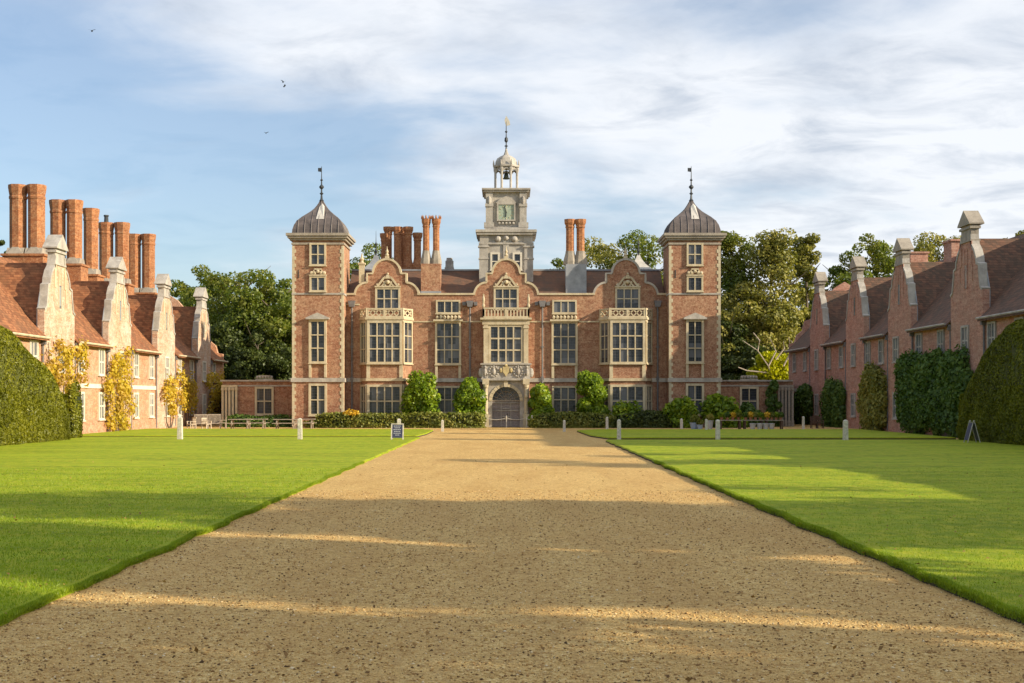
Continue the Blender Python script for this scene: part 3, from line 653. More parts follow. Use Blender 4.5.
# drain pipes with hoppers
for px in (352, 470, 542.3, 657.5):
    x = A(px); zt = Zp(307)
    p_ = part('drainpipe', MB().tube([(x, -.14, .2), (x, -.14, zt)], .075, 8).box(x-.12, x+.12, -.2, 0, 3.9, 4.2).box(x-.12, x+.12, -.2, 0, 6.6, 6.75), PIPE, house)
    hb = MB().box(x-.2, x+.2, -.42, 0, zt, zt+.5, 0, -.1)
    if 400 < px < 600: hb.box(x-.62, x-.34, -.3, 0, zt+.12, zt+.42).box(x+.34, x+.62, -.3, 0, zt+.12, zt+.42).box(x-.5, x+.5, -.2, 0, zt+.28, zt+.36)
    part('hopper', hb, PIPE, p_)
# chimneys of the mansion
def flue(mb, x, y, z0, z1, r, crown=True, spikes=False):
    mb.lathe([(r*1.45, 0), (r*1.4, .25), (r*1.05, .75), (r, .9), (r, (z1-z0)-.75), (r*1.2, (z1-z0)-.65), (r*1.05, (z1-z0)-.55), (r*1.38, (z1-z0)-.3), (r*1.42, z1-z0)], 8, (x, y, z0), 0, R(22.5))
    if spikes:
        for k in range(8): mb.lathe([(.06, 0), (.08, .1), (.02, .3)], 5, (x+r*1.3*math.cos(k*math.pi/4), y+r*1.3*math.sin(k*math.pi/4), z1))
def chimney_group(parent, specs, base, y, mats=CHIM, basem=None, spikes=False, scale=F/(D+6), flare=None):
    cs = part('chimney_stack', MB().box(base[0], base[1], y-.7, y+.7, base[2], base[3]), basem or mats, parent)
    for x, zt, r in specs:
        f = MB(); flue(f, x, y, base[3], zt, r, spikes=spikes); part('flue', f, mats, cs)
        if flare: part('flue_base', MB().lathe([(r*1.75, 0), (r*1.7, .3), (r*1.15, 1.0), (r*1.12, 1.15)], 8, (x, y, base[3]+.003), 0, R(22.5)), flare, cs)
    return cs
def Ah(px, y): return (px-HX)*(D+y)/F-XC
def Zh(py, y): return HE+(HY-py)*(D+y)/F
y = 1.65
chimney_group(house, [(Ah(426.2, y), Zh(219, y), .29), (Ah(436.2, y), Zh(219, y), .29)], (Ah(421.5, y), Ah(441, y), 11.0, Zh(264.5, y)), y, basem=BRK, spikes=True, flare=CORN)
part('lead_flashing', MB().box(Ah(421, y), Ah(441.5, y), y-.78, y+.78, 11.1, 11.4), LEAD, house)
chimney_group(house, [(Ah(570, y), Zh(219.5, y), .36), (Ah(580.5, y), Zh(219.5, y), .36)], (Ah(565.4, y), Ah(586, y), 11.0, Zh(265, y)), y, basem=LEAD, flare=CORN)
for y, pl in ((8.0, ((384, 233.5, 3.4), (408.2, 227, 4.2), (417.5, 233, 4.2), (397.5, 227, 4.2))), (9.6, ((388.3, 227, 4.2), (402, 228, 4)))):
    chimney_group(house, [(Ah(a, y), Zh(b, y), c/11.3/1.1) for a, b, c in pl], (Ah(380, y), Ah(421, y), 12.0, Zh(268, y)), y)
chimney_group(house, [(Ah(449.5, 9), Zh(261, 9), .28)], (Ah(445, 9), Ah(454, 9), 12, Zh(268, 9)), 9, STNG)
# little lead domes behind the outer gables
for px, y in ((376, 5.5), (638.5, 5.5)):
    x = Ah(px, y); z0 = Zh(282, y)
    dm = part('stair_turret', MB().box(x-1.65, x+1.65, y-1.65, y+1.65, 11, z0).box(x-1.8, x+1.8, y-1.8, y+1.8, z0, z0+.15), STN, house)
    dr_ = part('dome_roof', MB().lathe([(1.7, 0), (1.55, .3), (1.3, .6), (.95, .95), (.55, 1.35), (.28, 1.75), (.14, 2.1), (.1, 2.2)], 4, (x, y, z0+.2), 0, R(45), True), LEADP if px > 500 else LEAD, dm)
    part('finial', MB().lathe([(.1, 0), (.15, .15), (.06, .3), (.14, .5), (.05, .65), (.05, 1.0), (.12, 1.1), (.03, 1.3), (.01, 2.3)], 8, (x, y, z0+2.2)), IRON, dr_)
# clock tower
cy0 = 2.6; cs_ = F/(D+cy0); cxx = (506.2-HX)/cs_-XC
def Zc(py): return HE+(HY-py)/cs_
ct = part('clock_tower', MB().box(-2.2, 2.2, 0, 4.4, 10.5, Zc(235)).box(-1.62, 1.62, .5, 3.9, Zc(230), Zc(191)), STNG, house, (cxx, cy0, 0))
mb = MB()
mb.box(-2.52, 2.52, -.32, 4.72, Zc(235), Zc(232.5)).box(-2.6, 2.6, -.42, 4.82, Zc(232.5), Zc(230)).box(-2.34, 2.34, -.14, 4.54, Zc(244.5), Zc(242.5)).box(-1.85, 1.85, .2, 4.2, Zc(230), Zc(227)).box(-1.95, 1.95, .15, 4.25, Zc(191.5), Zc(189.5)).box(-2.08, 2.08, .02, 4.38, Zc(189.5), Zc(187.8))
part('cornice', mb, STNG, ct)
mb = MB()
for s in (-1, 1):
    mb.box(*sorted((s*1.55, s*2.3)), -.12, .5, 10.5, Zc(244.5)); mb.box(*sorted((s*1.5, s*2.36)), -.17, .5, Zc(259.5), Zc(258)); mb.box(*sorted((s*1.45, s*2.4)), -.2, .5, Zc(247.5), Zc(245.8))
    mb.box(*sorted((s*1.5, s*2.25)), -.1, .5, Zc(242.5), Zc(235))
    mb.box(*sorted((s*1.15, s*1.75)), .28, .8, Zc(227), Zc(191.5)); mb.box(*sorted((s*1.1, s*1.8)), .2, .8, Zc(206), Zc(203)); mb.box(*sorted((s*1.05, s*1.9)), .18, .8, Zc(227), Zc(222))
    mb.ball((s*1.45, .3, Zc(200)), .2, 8, sz=2); mb.ball((s*.7, -.06, Zc(239)), .28, 10)
mb.box(-.25, .25, -.1, 0, Zc(275), Zc(235)); mb.ball((0, -.1, Zc(238)), .22, 8)
part('pilaster', mb, STNG, ct)
for s in (-1, 1):
    wo = window(ct, s*.95, Zc(270), .8, Zc(252.5)-Zc(270), 1, 2, 0, stm=BAND, fr=.16, name='window')
cf = part('clock_face', MB().box(-.66, .66, .36, .5, Zc(219), Zc(204)), CLKF, ct)
zc = (Zc(219)+Zc(204))/2
mb = MB().box(-.8, -.66, .28, .5, Zc(220.5), Zc(202.5)).box(.66, .8, .28, .5, Zc(220.5), Zc(202.5)).box(-.66, .66, .285, .5, Zc(220.5), Zc(219)).box(-.66, .66, .285, .5, Zc(204), Zc(202.5)).prism([(-.9, Zc(202.5)), (.9, Zc(202.5)), (.5, Zc(197.5)), (0, Zc(195.5)), (-.5, Zc(197.5))], .32, .5)
for k in range(5): mb.ball((-.6+.3*k, .4, Zc(222.5)), .12, 6)
part('clock_frame', mb, STNG, cf)
hb = MB().tube([(0, .33, zc), (-.14, .33, zc+.5)], .035, 5).tube([(0, .33, zc), (-.05, .33, zc-.42)], .045, 5).ball((0, .33, zc), .07, 6)
part('clock_hand', hb, IRON, cf)
mb = MB()
for k in range(12):
    a = k*math.pi/6; mb.tube([(.5*math.sin(a), .345, zc+.5*math.cos(a)), (.6*math.sin(a), .345, zc+.6*math.cos(a))], .022, 4)
part('hour_marks', mb, GOLD, cf)
ccy = 2.2; z0 = Zc(187.8); z1 = Zc(164)
cu = MB()
for k in range(8):
    a = R(22.5+45*k); cu.lathe([(.15, 0), (.15, .15), (.1, .25), (.1, z1-z0-.35), (.16, z1-z0-.15), (.16, z1-z0)], 6, (1.02*math.cos(a), ccy+1.02*math.sin(a), z0))
    a2 = a+R(45); p0 = Vector((1.02*math.cos(a), ccy+1.02*math.sin(a), z1-.1)); p1 = Vector((1.02*math.cos(a2), ccy+1.02*math.sin(a2), z1-.1))
    cu.tube([p0+(p1-p0)*t+Vector((0, 0, -.28+.28*math.sin(math.pi*t))) for t in (0, .15, .35, .5, .65, .85, 1)], .09, 5)
    cu.lathe([(.06, 0), (.08, .1), (.02, .45)], 6, (1.18*math.cos(a), ccy+1.18*math.sin(a), z1+.2))
cu.lathe([(1.0, 0), (1.2, .05), (1.22, .2), (1.05, .24)], 8, (0, ccy, z1), 0, R(22.5)).lathe([(1.2, 0), (1.2, .12)], 8, (0, ccy, z0), 0, R(22.5))
cup = part('cupola', cu, STNG, ct)
part('cupola_dome', MB().lathe([(1.05, 0), (1.0, .3), (.85, .6), (.55, .8), (.25, .95), (.13, 1.25), (.08, 1.5)], 8, (0, ccy, z1+.22), 0, R(22.5)), STNG, ct)
fz = z1+1.7
part('finial', MB().lathe([(.08, 0), (.06, .2), (.18, .25), (.05, .35), (.05, .55), (.16, .7), (.14, .95), (.05, 1.05), (.04, 1.4), (.13, 1.5), (.04, 1.6), (.03, 2.3), (.01, 2.5)], 8, (0, ccy, fz)), IRON, ct)
part('weather_vane', MB().prism([(-.02, fz+2.0), (.35, fz+2.1), (.3, fz+2.4), (0, fz+2.9), (-.15, fz+2.5)], ccy-.02, ccy+.02), WOODW, ct)
part('bell', MB().lathe([(.04, .55), (.14, .5), (.2, .3), (.22, .12), (.34, 0), (.3, -.02)], 10, (0, ccy, Zc(174.5))).box(-.03, .03, ccy-.03, ccy+.03, Zc(174.5)+.5, z1), BELL, ct)

# ------------------------------------------------------------------ service wings
GWP = [(3.1, -1), (3.1, 1.35), (2.75, 1.5), (2.62, 1.9), (2.45, 2.5), (2.42, 2.85), (2.0, 2.95), (1.92, 3.3), (1.6, 3.75), (1.1, 4.1), (.88, 4.45), (.82, 4.75), (.80, 5.2)]
GWP = [(a*.87 if a > 1 else a*.95, z) for a, z in GWP]
def wing(name, label, side, eave, ridge, cridge, gables, wins, wz, a0, a1, wall_m, gable_m, roof_m, chims, trim):
    yc = 92.0; rzz = R(90) if side < 0 else R(-90)
    root = thing(name, label, 'house wing', (side*27.6, yc, 0), rzz)
    L = (lambda Y: Y-yc) if side < 0 else (lambda Y: yc-Y)
    e0, e1 = sorted((L(a0), L(a1))); DW = 10.8
    part('wall', MB().box(e0, e1, 0, DW, 0, eave), wall_m, root)
    part('plinth', MB().box(e0, e1, -.07, 0, 0, .75), wall_m, root)
    mb = MB().add([(e0, .02, eave), (e1, .02, eave), (e1, DW, eave), (e0, DW, eave), (e0, DW/2, ridge), (e1, DW/2, ridge)], [(0, 1, 5, 4), (2, 3, 4, 5), (3, 0, 4), (1, 2, 5), (3, 2, 1, 0)])
    gs = sorted(L(g) for g in gables); slope = (ridge-eave)/(DW/2)
    segs = []; cur = e0
    for g in gs: segs.append((cur, g-2.72)); cur = g+2.72
    segs.append((cur, e1)); segs = [(a, b) for a, b in segs if b-a > .1]
    for a, b in segs:
        y0 = -.45; mb.add([(a, y0, eave+slope*y0), (b, y0, eave+slope*y0), (b, .1, eave+slope*.1+.005), (a, .1, eave+slope*.1+.005), (a, y0, eave+slope*y0-.08), (b, y0, eave+slope*y0-.08), (b, .0, eave-.1), (a, .0, eave-.1)],
                          [(0, 1, 2, 3), (0, 4, 5, 1), (4, 7, 6, 5), (0, 3, 7, 4), (1, 5, 6, 2)])
    roof = part('roof', mb, roof_m, root)
    for g in gs:
        ye = (cridge-eave)/slope+.3
        part('gable_roof', MB().add([(g-2.65, .3, eave+.02), (g+2.65, .3, eave+.02), (g, .3, cridge), (g, ye, cridge), (g-2.65, .4, eave+.02), (g+2.65, .4, eave+.02)], [(0, 1, 2), (0, 2, 3, 4), (1, 5, 3, 2)]), roof_m, roof)
    mb = MB()
    for a, b in segs: mb.tube([(a, -.5, eave-.36), (b, -.5, eave-.36)], .07, 6)
    part('gutter', mb, trim, root)
    mb = MB().box(e0, e1, -.07, -.002, 3.05, 3.34)
    part('band', mb, BAND, root)
    for g in gs:
        zz = eave; prof = [(a, z+zz) for a, z in GWP]; full = [(-prof[0][0], .0)]+[(-a, z) for a, z in prof[1:]]+[(a, z) for a, z in prof[::-1][:-1]]+[(prof[0][0], 0)]
        go = part('gable', MB().prism([(a, z) for a, z in full], -.12, .28), gable_m, root, (g, 0, 0))
        edge = [(-a, z) for a, z in prof[1:]]+[(a, z) for a, z in prof[::-1][:-1]]
        part('coping', MB().band([(-a, z) for a, z in prof[1:-1]], -.17, .33, .08, .08).band([(a, z) for a, z in prof[1:-1]][::-1], -.17, .33, .08, .08), STNG, go)
        zt = zz+(5.2 if side < 0 else 5.35)
        part('cap', MB().box(-.95, .95, -.2, .4, zt-1.0, zt-.9).box(-.95, .95, -.22, .42, zt-.25, zt-.1).box(-.84, .84, -.13, .34, zt-.9, zt).prism([(-1.02, zt), (1.02, zt), (1.02, zt+.08), (0, zt+.92), (-1.02, zt+.08)], -.3, .6), CORN if side > 0 else STNG, go)
        part('pilaster_strip', MB().box(-1.02, -.72, -.17, -.12, zt-2.4, zt-1).box(.72, 1.02, -.17, -.12, zt-2.4, zt-1).box(-.28, -.2, -.16, -.12, zz+1.6, zt-1.4).box(.2, .28, -.16, -.12, zz+1.6, zt-1.4).box(-1.1, -.98, -.16, -.12, zz+2, zt-2.4).box(.98, 1.1, -.16, -.12, zz+2, zt-2.4), STN if side < 0 else BRKR, go)
        part('attic_slit', MB().box(-.16, .16, -.15, -.12, zz+1.6, zz+3.0), GLSW, go)
        part('lead_flashing', MB().prism([(-2.68, zz+.3), (-2.68, zz+1.3), (-2.15, zz+2.6), (-1.65, zz+3.2), (-.95, zz+4.0), (-.74, zz+4.9), (.74, zz+4.9), (.95, zz+4.0), (1.65, zz+3.2), (2.15, zz+2.6), (2.68, zz+1.3), (2.68, zz+.3)], .285, .34), LEAD, go)
        for s in (-1, 1):
            x = g+s*2.85; part('drainpipe', MB().tube([(x, -.1, .1), (x, -.1, eave-.4)], .06, 6).box(x-.12, x+.12, -.28, 0, eave-.75, eave-.4), PIPE, root)
    for W in wins:
        x = L(W); isg = min(abs(x-g) for g in gs) < 1.2
        yy = -.12 if isg else 0
        window(root, x, wz[0], 1.25, wz[1]-wz[0], 2, 2, yy, stm=BAND if side < 0 else STNG, gl=GLSW, fr=.13, mul=.09, proud=.09)
        window(root, x, .95, 1.25, 1.85, 2, 2, yy, stm=BAND if side < 0 else STNG, gl=GLSW, fr=.13, mul=.09, proud=.09)
    # stepped end gable at the far end
    xe = e1 if side < 0 else e0
    prof = [(0, 0), (0, eave+.4), (.5, eave+.5), (.7, eave+1.2), (1.3, eave+1.7), (1.5, eave+2.6), (2.6, eave+3.0), (3.0, eave+4.0), (4.4, ridge+.3), (5.4, ridge+.9), (6.4, ridge+.3), (7.8, eave+4.0), (8.2, eave+3), (9.3, eave+2.6), (9.5, eave+1.7), (10.1, eave+1.2), (10.3, eave+.5), (10.8, eave+.4), (10.8, 0)]
    mb = MB(); n = len(prof); x0, x1 = sorted((xe, xe+(.5 if xe > 0 else -.5)))
    mb.add([(x0, a, z) for a, z in prof]+[(x1, a, z) for a, z in prof], [tuple(range(n)), tuple(range(2*n-1, n-1, -1))]+[(i, i+n, (i+1) % n+n, (i+1) % n) for i in range(n)])
    eg = part('end_gable', mb, wall_m, root)
    for Yc, deps, rad_, zb_, zt_ in chims:
        yq = L(Yc); d0, d1 = min(deps), max(deps)
        cs = part('chimney_stack', MB().box(yq-rad_-.3, yq+rad_+.3, d0-rad_-.2, d1+rad_+.2, ridge-1.2-abs(d0-5.4), zb_-.5).box(yq-rad_-.4, yq+rad_+.4, d0-rad_-.3, d1+rad_+.3, zb_-.5, zb_-.35), CHIM if side < 0 else BRKR, root)
        for dp in deps:
            if side < 0:
                h = zt_-zb_
                part('flue_base', MB().prism([(yq-rad_-.15, zb_-.35), (yq+rad_+.15, zb_-.35), (yq+rad_*.8, zb_+.1), (yq-rad_*.8, zb_+.1)], dp-rad_-.02, dp+rad_+.02).add([(yq-rad_-.15, dp-rad_, zb_-.34), (yq-rad_-.15, dp+rad_, zb_-.34), (yq-rad_*.7, dp, zb_+.45), (yq+rad_+.15, dp-rad_, zb_-.34), (yq+rad_+.15, dp+rad_, zb_-.34), (yq+rad_*.7, dp, zb_+.45)], [(0, 1, 2), (5, 4, 3), (0, 2, 5, 3), (1, 4, 5, 2), (0, 3, 4, 1)]), CORN, cs)
                part('flue', MB().lathe([(rad_, -.3), (rad_, h-1.0), (rad_*1.07, h-.95), (rad_*1.07, h-.8), (rad_, h-.75), (rad_*1.08, h-.5), (rad_*1.16, h-.2), (rad_*1.16, h)], 8, (yq, dp, zb_), 0, R(22.5)), CHIM, cs)
    return root, L
lg = [67.2, 79.8, 92.2, 104.7, 117.6]
lw = [67.2, 71.4, 75.6, 79.8, 84, 88.2, 92.2, 96.4, 100.6, 104.7, 109.2, 113.4, 117.6, 122]
ch = lambda *ys: [(y, .57, 12.6, 16.8) for y in ys]
LW, LL = wing('service_wing', 'sunlit pale orange brick service wing with tall octagonal chimneys along the left of the lawn', -1, 6.3, 11.6, 10.7, lg, lw, (3.95, 5.75), 56, 125.9, BRKL, LIME, ROOF, [(89.5, (6.1, 4.83), .56, 12.6, 17.05), (97, (5.95, 4.72), .55, 12.7, 17.15), (103, (5.4,), .56, 12.5, 17.4), (109, (6.05, 4.72), .57, 12.3, 17.1), (117, (6.0, 4.72), .57, 12.2, 17.15)], STN)
part('chimney_pot', MB().lathe([(.2, 0), (.17, .5), (.22, .55), (.22, .65)], 8, (LL(109), 6.05, 17.1)), IRON, LW)
rg = [65.3, 77.9, 91.2, 102.9, 115.4]
rw_ = [70, 74, 78, 82.7, 87.1, 91.9, 95.9, 99.4, 103.2, 107.4, 111.5, 115.5, 120.5, 124.9]
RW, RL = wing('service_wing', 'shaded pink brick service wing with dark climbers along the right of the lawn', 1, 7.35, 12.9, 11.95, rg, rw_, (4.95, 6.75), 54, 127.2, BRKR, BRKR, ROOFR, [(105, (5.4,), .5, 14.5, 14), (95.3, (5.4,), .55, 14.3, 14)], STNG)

# ------------------------------------------------------------------ link buildings
def link_b(side, label):
    LY = D+2; z1 = 3.82
    root = thing('link_building', label, 'building', (side*21.0, LY, 0))
    a, b = (-3.2, 3.3) if side < 0 else (-3.3, 3.2)
    part('wall', MB().box(a, b, 0, 3, 0, z1), BRK, root)
    # receding side wall that meets the wing
    x0 = -3.2 if side < 0 else 3.2; x1 = x0+side*3.2
    part('side_wall', MB().plan([(x0, .1), (x1, 15.4), (x1-side*.5, 15.4), (x0-side*.5, .1)][::(1 if side > 0 else -1)], 0, z1-.05), BRK, root)
    part('parapet', MB().box(a-.15, b, -.2, 3.2, z1, z1+.13).box(a-.05, b, -.06, 0, z1-.42, z1-.3), STNG, root)
    wx = (264.5-HX)*(LY)/F+21.0 if side < 0 else (749-HX)*LY/F-21.0
    wo = window(root, wx, .98, 1.6, 2.4, 2, 2, 0, fr=.18, mul=.09)
    mb = MB(); strap = z1+.13; mb.box(wx-.75, wx+.75, -.1, .12, strap, strap+.1)
    for k in range(6): mb.ball((wx-.6+.24*k, 0, strap+.24), .13, 6)
    mb.box(wx-.5, wx+.5, -.06, .1, strap+.3, strap+.4); part('crest', mb, STNG, root)
    # pilastered loggia
    c0, c1 = (-3.15, -2.0) if side < 0 else (2.0, 3.15)
    part('loggia_shade', MB().box(c0, c1, -.03, 0, .1, z1-.5), IRON, root)
    mb = MB()
    for k in range(5):
        x = c0+(c1-c0)*k/4; mb.box(x-.09, x+.09, -.2, -.03, 0, z1-.5); mb.box(x-.12, x+.12, -.24, -.03, z1-.75, z1-.52); mb.box(x-.12, x+.12, -.24, -.03, 0, .5)
    mb.box(c0-.1, c1+.1, -.22, -.03, z1-.5, z1-.3)
    part('loggia_pilaster', mb, STN if side < 0 else WOODG, root)
link_b(-1, 'low brick link building between the left corner tower and the sunlit wing')
link_b(1, 'low brick link building between the right corner tower and the shaded wing')

# ------------------------------------------------------------------ vegetation
OAK = leafmat('oak_leaves', [(.065, .095, .014), (.12, .165, .022), (.20, .235, .035), (.31, .30, .06)], .45, .3, (.20, .14, .02), .4)
OLIVE = leafmat('olive_leaves', [(.10, .11, .02), (.20, .20, .035), (.32, .29, .06), (.44, .36, .10)], .3, .3)
DARKL = leafmat('dark_leaves', [(.025, .04, .01), (.05, .07, .015), (.08, .105, .022), (.12, .13, .03)], .25, .3)
MAGN = leafmat('magnolia_leaves', [(.05, .09, .006), (.13, .21, .010), (.24, .34, .014), (.42, .47, .03)], .35, .9)
HEDL = leafmat('hedge_leaves', [(.06, .08, .012), (.13, .15, .022), (.22, .23, .04), (.36, .32, .09)], .25, .8)
YEW = leafmat('yew_leaves', [(.055, .06, .004), (.12, .13, .006), (.19, .19, .009), (.27, .26, .016)], .2, .5)
YELL = leafmat('autumn_leaves', [(.24, .20, .02), (.48, .36, .03), (.66, .48, .05), (.72, .54, .14)], .4, .9, (.40, .20, .05), .5)
LIMEL = leafmat('lime_leaves', [(.30, .32, .006), (.52, .52, .01), (.68, .66, .02)], .4, .8)
CLIMB = leafmat('climber_leaves', [(.028, .06, .010), (.065, .12, .018), (.11, .18, .03), (.18, .24, .05)], .25, .7)
FLOW = leafmat('yellow_flowers', [(.55, .35, .02), (.7, .45, .03), (.75, .55, .1)], .3, .9)

def limbs(h, r, n, rt, lean=0, z0=.35):
    mb = MB(); mb.tube([(0, 0, -.1), (lean*.3, .1, h*.3), (lean*.7, -.1, h*.6), (lean, 0, h*.88)], [rt*1.25, rt*.85, rt*.5, rt*.12], 8)
    for i in range(n):
        a = i*2.4+random.random(); z = h*(z0+.5*i/n); q = r*(.55+.4*random.random()); e = z+q*(.4+.5*random.random())
        mb.tube([(lean*z/h, 0, z), (q*.45*math.cos(a), q*.45*math.sin(a), z+(e-z)*.4), (q*math.cos(a), q*math.sin(a), e)], [rt*.35, rt*.22, rt*.05], 5)
    return mb
def crown_mesh(h, r, z0, nclump, per, leaf, mat, shape='round', seed=1, cr=.24):
    global rs
    rs = np.random.RandomState(seed); P = []; Nn = []
    for i in range(nclump):
        t = (i+.5)/nclump
        if shape == 'round':
            v = rs.normal(size=3); v /= np.linalg.norm(v); k = (.35+.72*rs.rand()**.7)
            if v[2] < -.35: v[2] = -v[2]*.4
            c = np.array([v[0]*r*k, v[1]*r*k, z0+(h-z0)*(.42+.53*v[2]*k)]); q = r*cr*(.7+.7*rs.rand())
        else:
            a = rs.rand()*6.28; zz = rs.rand(); rr = r*(1-.65*zz)*(.35+.6*rs.rand()); c = np.array([rr*math.cos(a), rr*math.sin(a), z0+(h-z0)*(.05+.9*zz)]); q = r*cr*(.6+.6*rs.rand())
        n = int(per*(q/(r*cr))**2)
        d = rs.normal(size=(n, 3)); d /= np.linalg.norm(d, axis=1)[:, None]
        rad_ = q*(.55+.5*rs.rand(n)**.6)[:, None]; p = c+d*rad_*np.array([1.15, 1.15, .75])
        P.append(p); Nn.append(d)
    P = np.concatenate(P); Nn = np.concatenate(Nn)
    V, Fq = leafquads(P, leaf, Nn+np.array([0, 0, .4]), .8)
    return npmesh('crown', V, Fq, mat, 4)
tcache = {}
def tree(name, label, x, y, h, r, mat, seed, shape='round', z0=.22, nclump=60, per=170, leaf=.34, group='trees behind the mansion', cr=.24, trunk=BARK, cat='tree'):
    t = thing(name, label, cat, (x, y, 0), random.random()*.6, group)
    part('trunk', limbs(h, r, 9, max(.18, h*.022)), trunk, t)
    link('crown', crown_mesh(h, r, h*z0, nclump, per, leaf, mat, shape, seed, cr), t); return t
def tx(px, Y): return (px-HX)*Y/F
def th(py, Y): return HE+(HY-py)*Y/F
T = [ # px, top py, Y, radius m, mat, shape, name, label
 (236, 262, 140, 6.2, OAK, 'round', 'oak_tree', 'broad green oak with the highest crown between the left wing and the left tower'),
 (199, 268, 158, 5.0, OAK, 'round', 'oak_tree', 'green oak directly behind the last gable of the sunlit wing'),
 (274, 272, 138, 4.6, OAK, 'round', 'oak_tree', 'green oak touching the outer side of the left corner tower'),
 (215, 320, 135, 4.2, DARKL, 'round', 'broadleaf_tree', 'low dark tree in front of the oaks left of the mansion'),
 (258, 325, 133, 4.6, DARKL, 'round', 'broadleaf_tree', 'low dark tree just above the left link building'),
 (361, 240, 150, 5.2, OAK, 'round', 'broadleaf_tree', 'green tree showing between the left tower and the left gable'),
 (600, 240, 160, 6.2, OLIVE, 'round', 'broadleaf_tree', 'yellowing tree top showing above the roof right of the right chimney pair'),
 (648, 228, 158, 5.8, OAK, 'round', 'broadleaf_tree', 'tree top showing between the right gable and the right tower'),
 (556, 256, 165, 3.6, OAK, 'round', 'broadleaf_tree', 'small tree top peeping over the roof left of the right chimney pair'),
 (733, 226, 144, 4.6, OAK, 'tall', 'broadleaf_tree', 'tall narrow tree touching the right side of the right tower'),
 (771, 228, 141, 4.6, OLIVE, 'tall', 'conifer_tree', 'tall olive green conifer between the right tower and the right wing'),
 (748, 285, 141, 5.5, OLIVE, 'round', 'broadleaf_tree', 'bushy olive tree above the right link building'),
 (806, 230, 146, 3.2, OLIVE, 'tall', 'broadleaf_tree', 'slender tree with thin crown behind the farthest gable of the shaded wing'),
 (770, 315, 143, 5.9, DARKL, 'round', 'broadleaf_tree', 'dark tree mass behind the bright lime green shrub'),
 (728, 320, 138, 4.2, DARKL, 'round', 'broadleaf_tree', 'low dark tree beside the foot of the right tower'),
 (858, 234, 150, 4.9, OAK, 'round', 'oak_tree', 'green oak showing above the shaded wing between two gables'),
 (824, 262, 150, 3.6, OAK, 'round', 'oak_tree', 'lower green oak behind the gap after the farthest gable'),
 (930, 226, 152, 5.4, OLIVE, 'round', 'broadleaf_tree', 'brownish tree top behind the near gables of the shaded wing'),
 (893, 252, 158, 4.2, OAK, 'round', 'broadleaf_tree', 'small tree top between the oak and the brownish tree on the right'),
 (1022, 218, 120, 3.2, OLIVE, 'round', 'broadleaf_tree', 'tree top just showing over the roof at the far right of the picture'),
 (624, 234, 172, 6.2, OLIVE, 'round', 'broadleaf_tree', 'olive tree top showing directly behind the right curved gable'),
 (178, 290, 170, 4.0, OAK, 'round', 'broadleaf_tree', 'distant tree peeping between two gables of the sunlit wing'),
 (2, 238, 130, 2.0, DARKL, 'round', 'broadleaf_tree', 'tree top just showing left of the first chimney pair'),
]
for i, (px, py, Y, r, mt, shp, nm, lb) in enumerate(T):
    tree(nm, lb, tx(px, Y), Y, th(py, Y), r, mt, 20+i, shp, z0=.12 if shp == 'tall' or py > 280 else .2, nclump=int((85 if r > 3.5 else 55)*(1.55 if shp == 'tall' else 1.15)), per=230 if shp == 'round' else 170, leaf=.21, cr=.19 if shp == 'round' else .23)
# far wood closing the view behind
def farwood():
    P = []; 
    for i in range(150):
        x = -90+180*rs.rand(); Y = 178+26*rs.rand(); h = 9+5*rs.rand(); d = rs.normal(size=(260, 3)); d /= np.linalg.norm(d, axis=1)[:, None]
        P.append(np.array([x, Y, h*.55])+d*np.array([4.5, 4.5, h*.5]))
    P = np.concatenate(P); V, Fq = leafquads(P, .9); o = link('far_wood', npmesh('far_wood', V, Fq, DARKL, 4)); tag(o, 'dark woodland belt closing the view far behind the mansion', 'woodland', kind='stuff')
farwood()
# parkland trees beside and behind the viewpoint whose shadows fall over the lawns and drive
wordn = 'first second third fourth fifth sixth seventh eighth'.split()
pr_ = [tree('lime_tree', 'parkland tree out of view right, first of the first row', 31, 14.0, 22, 3.3, OAK, 300, nclump=46, per=58, leaf=.5, group='parkland trees out of view', cr=.34, z0=.15),
       tree('lime_tree', 'parkland tree out of view right, second of the first row', 43, 13.5, 23, 3.5, OAK, 301, nclump=50, per=58, leaf=.5, group='parkland trees out of view', cr=.32, z0=.12)]
spots = [(56, 15.6, 1, .95), (66, 16, 0, .8), (31, 6.4, 1, .62), (44, 2.4, 0, .6), (57, -1.8, 1, .6), (38, -.7, 0, .36), (30, -2.2, 1, .85), (44, -6.2, 0, .85), (58, -10, 1, .9), (34, -11, 0, 1), (50, 31, 0, .9), (54, 38, 1, .9), (68, 27, 1, 1), (73, 9, 0, .8), (22, 4.6, 1, .5), (26, 10, 0, .45)]
for k, (x, y, q, sc) in enumerate(spots):
    o = dup(pr_[q], (x, y, 0), k*1.3, 'parkland tree out of view right, %s of the later rows' % ('first second third fourth fifth sixth seventh eighth ninth tenth eleventh twelfth thirteenth fourteenth fifteenth sixteenth'.split()[k]))
    o.scale = (sc, sc, 1)

def volume_leaves(fn, n, leaf, mat, name, spread=.8):
    P, Nn = fn(n); V, Fq = leafquads(P, leaf, Nn, spread); return npmesh(name, V, Fq, mat, 4)
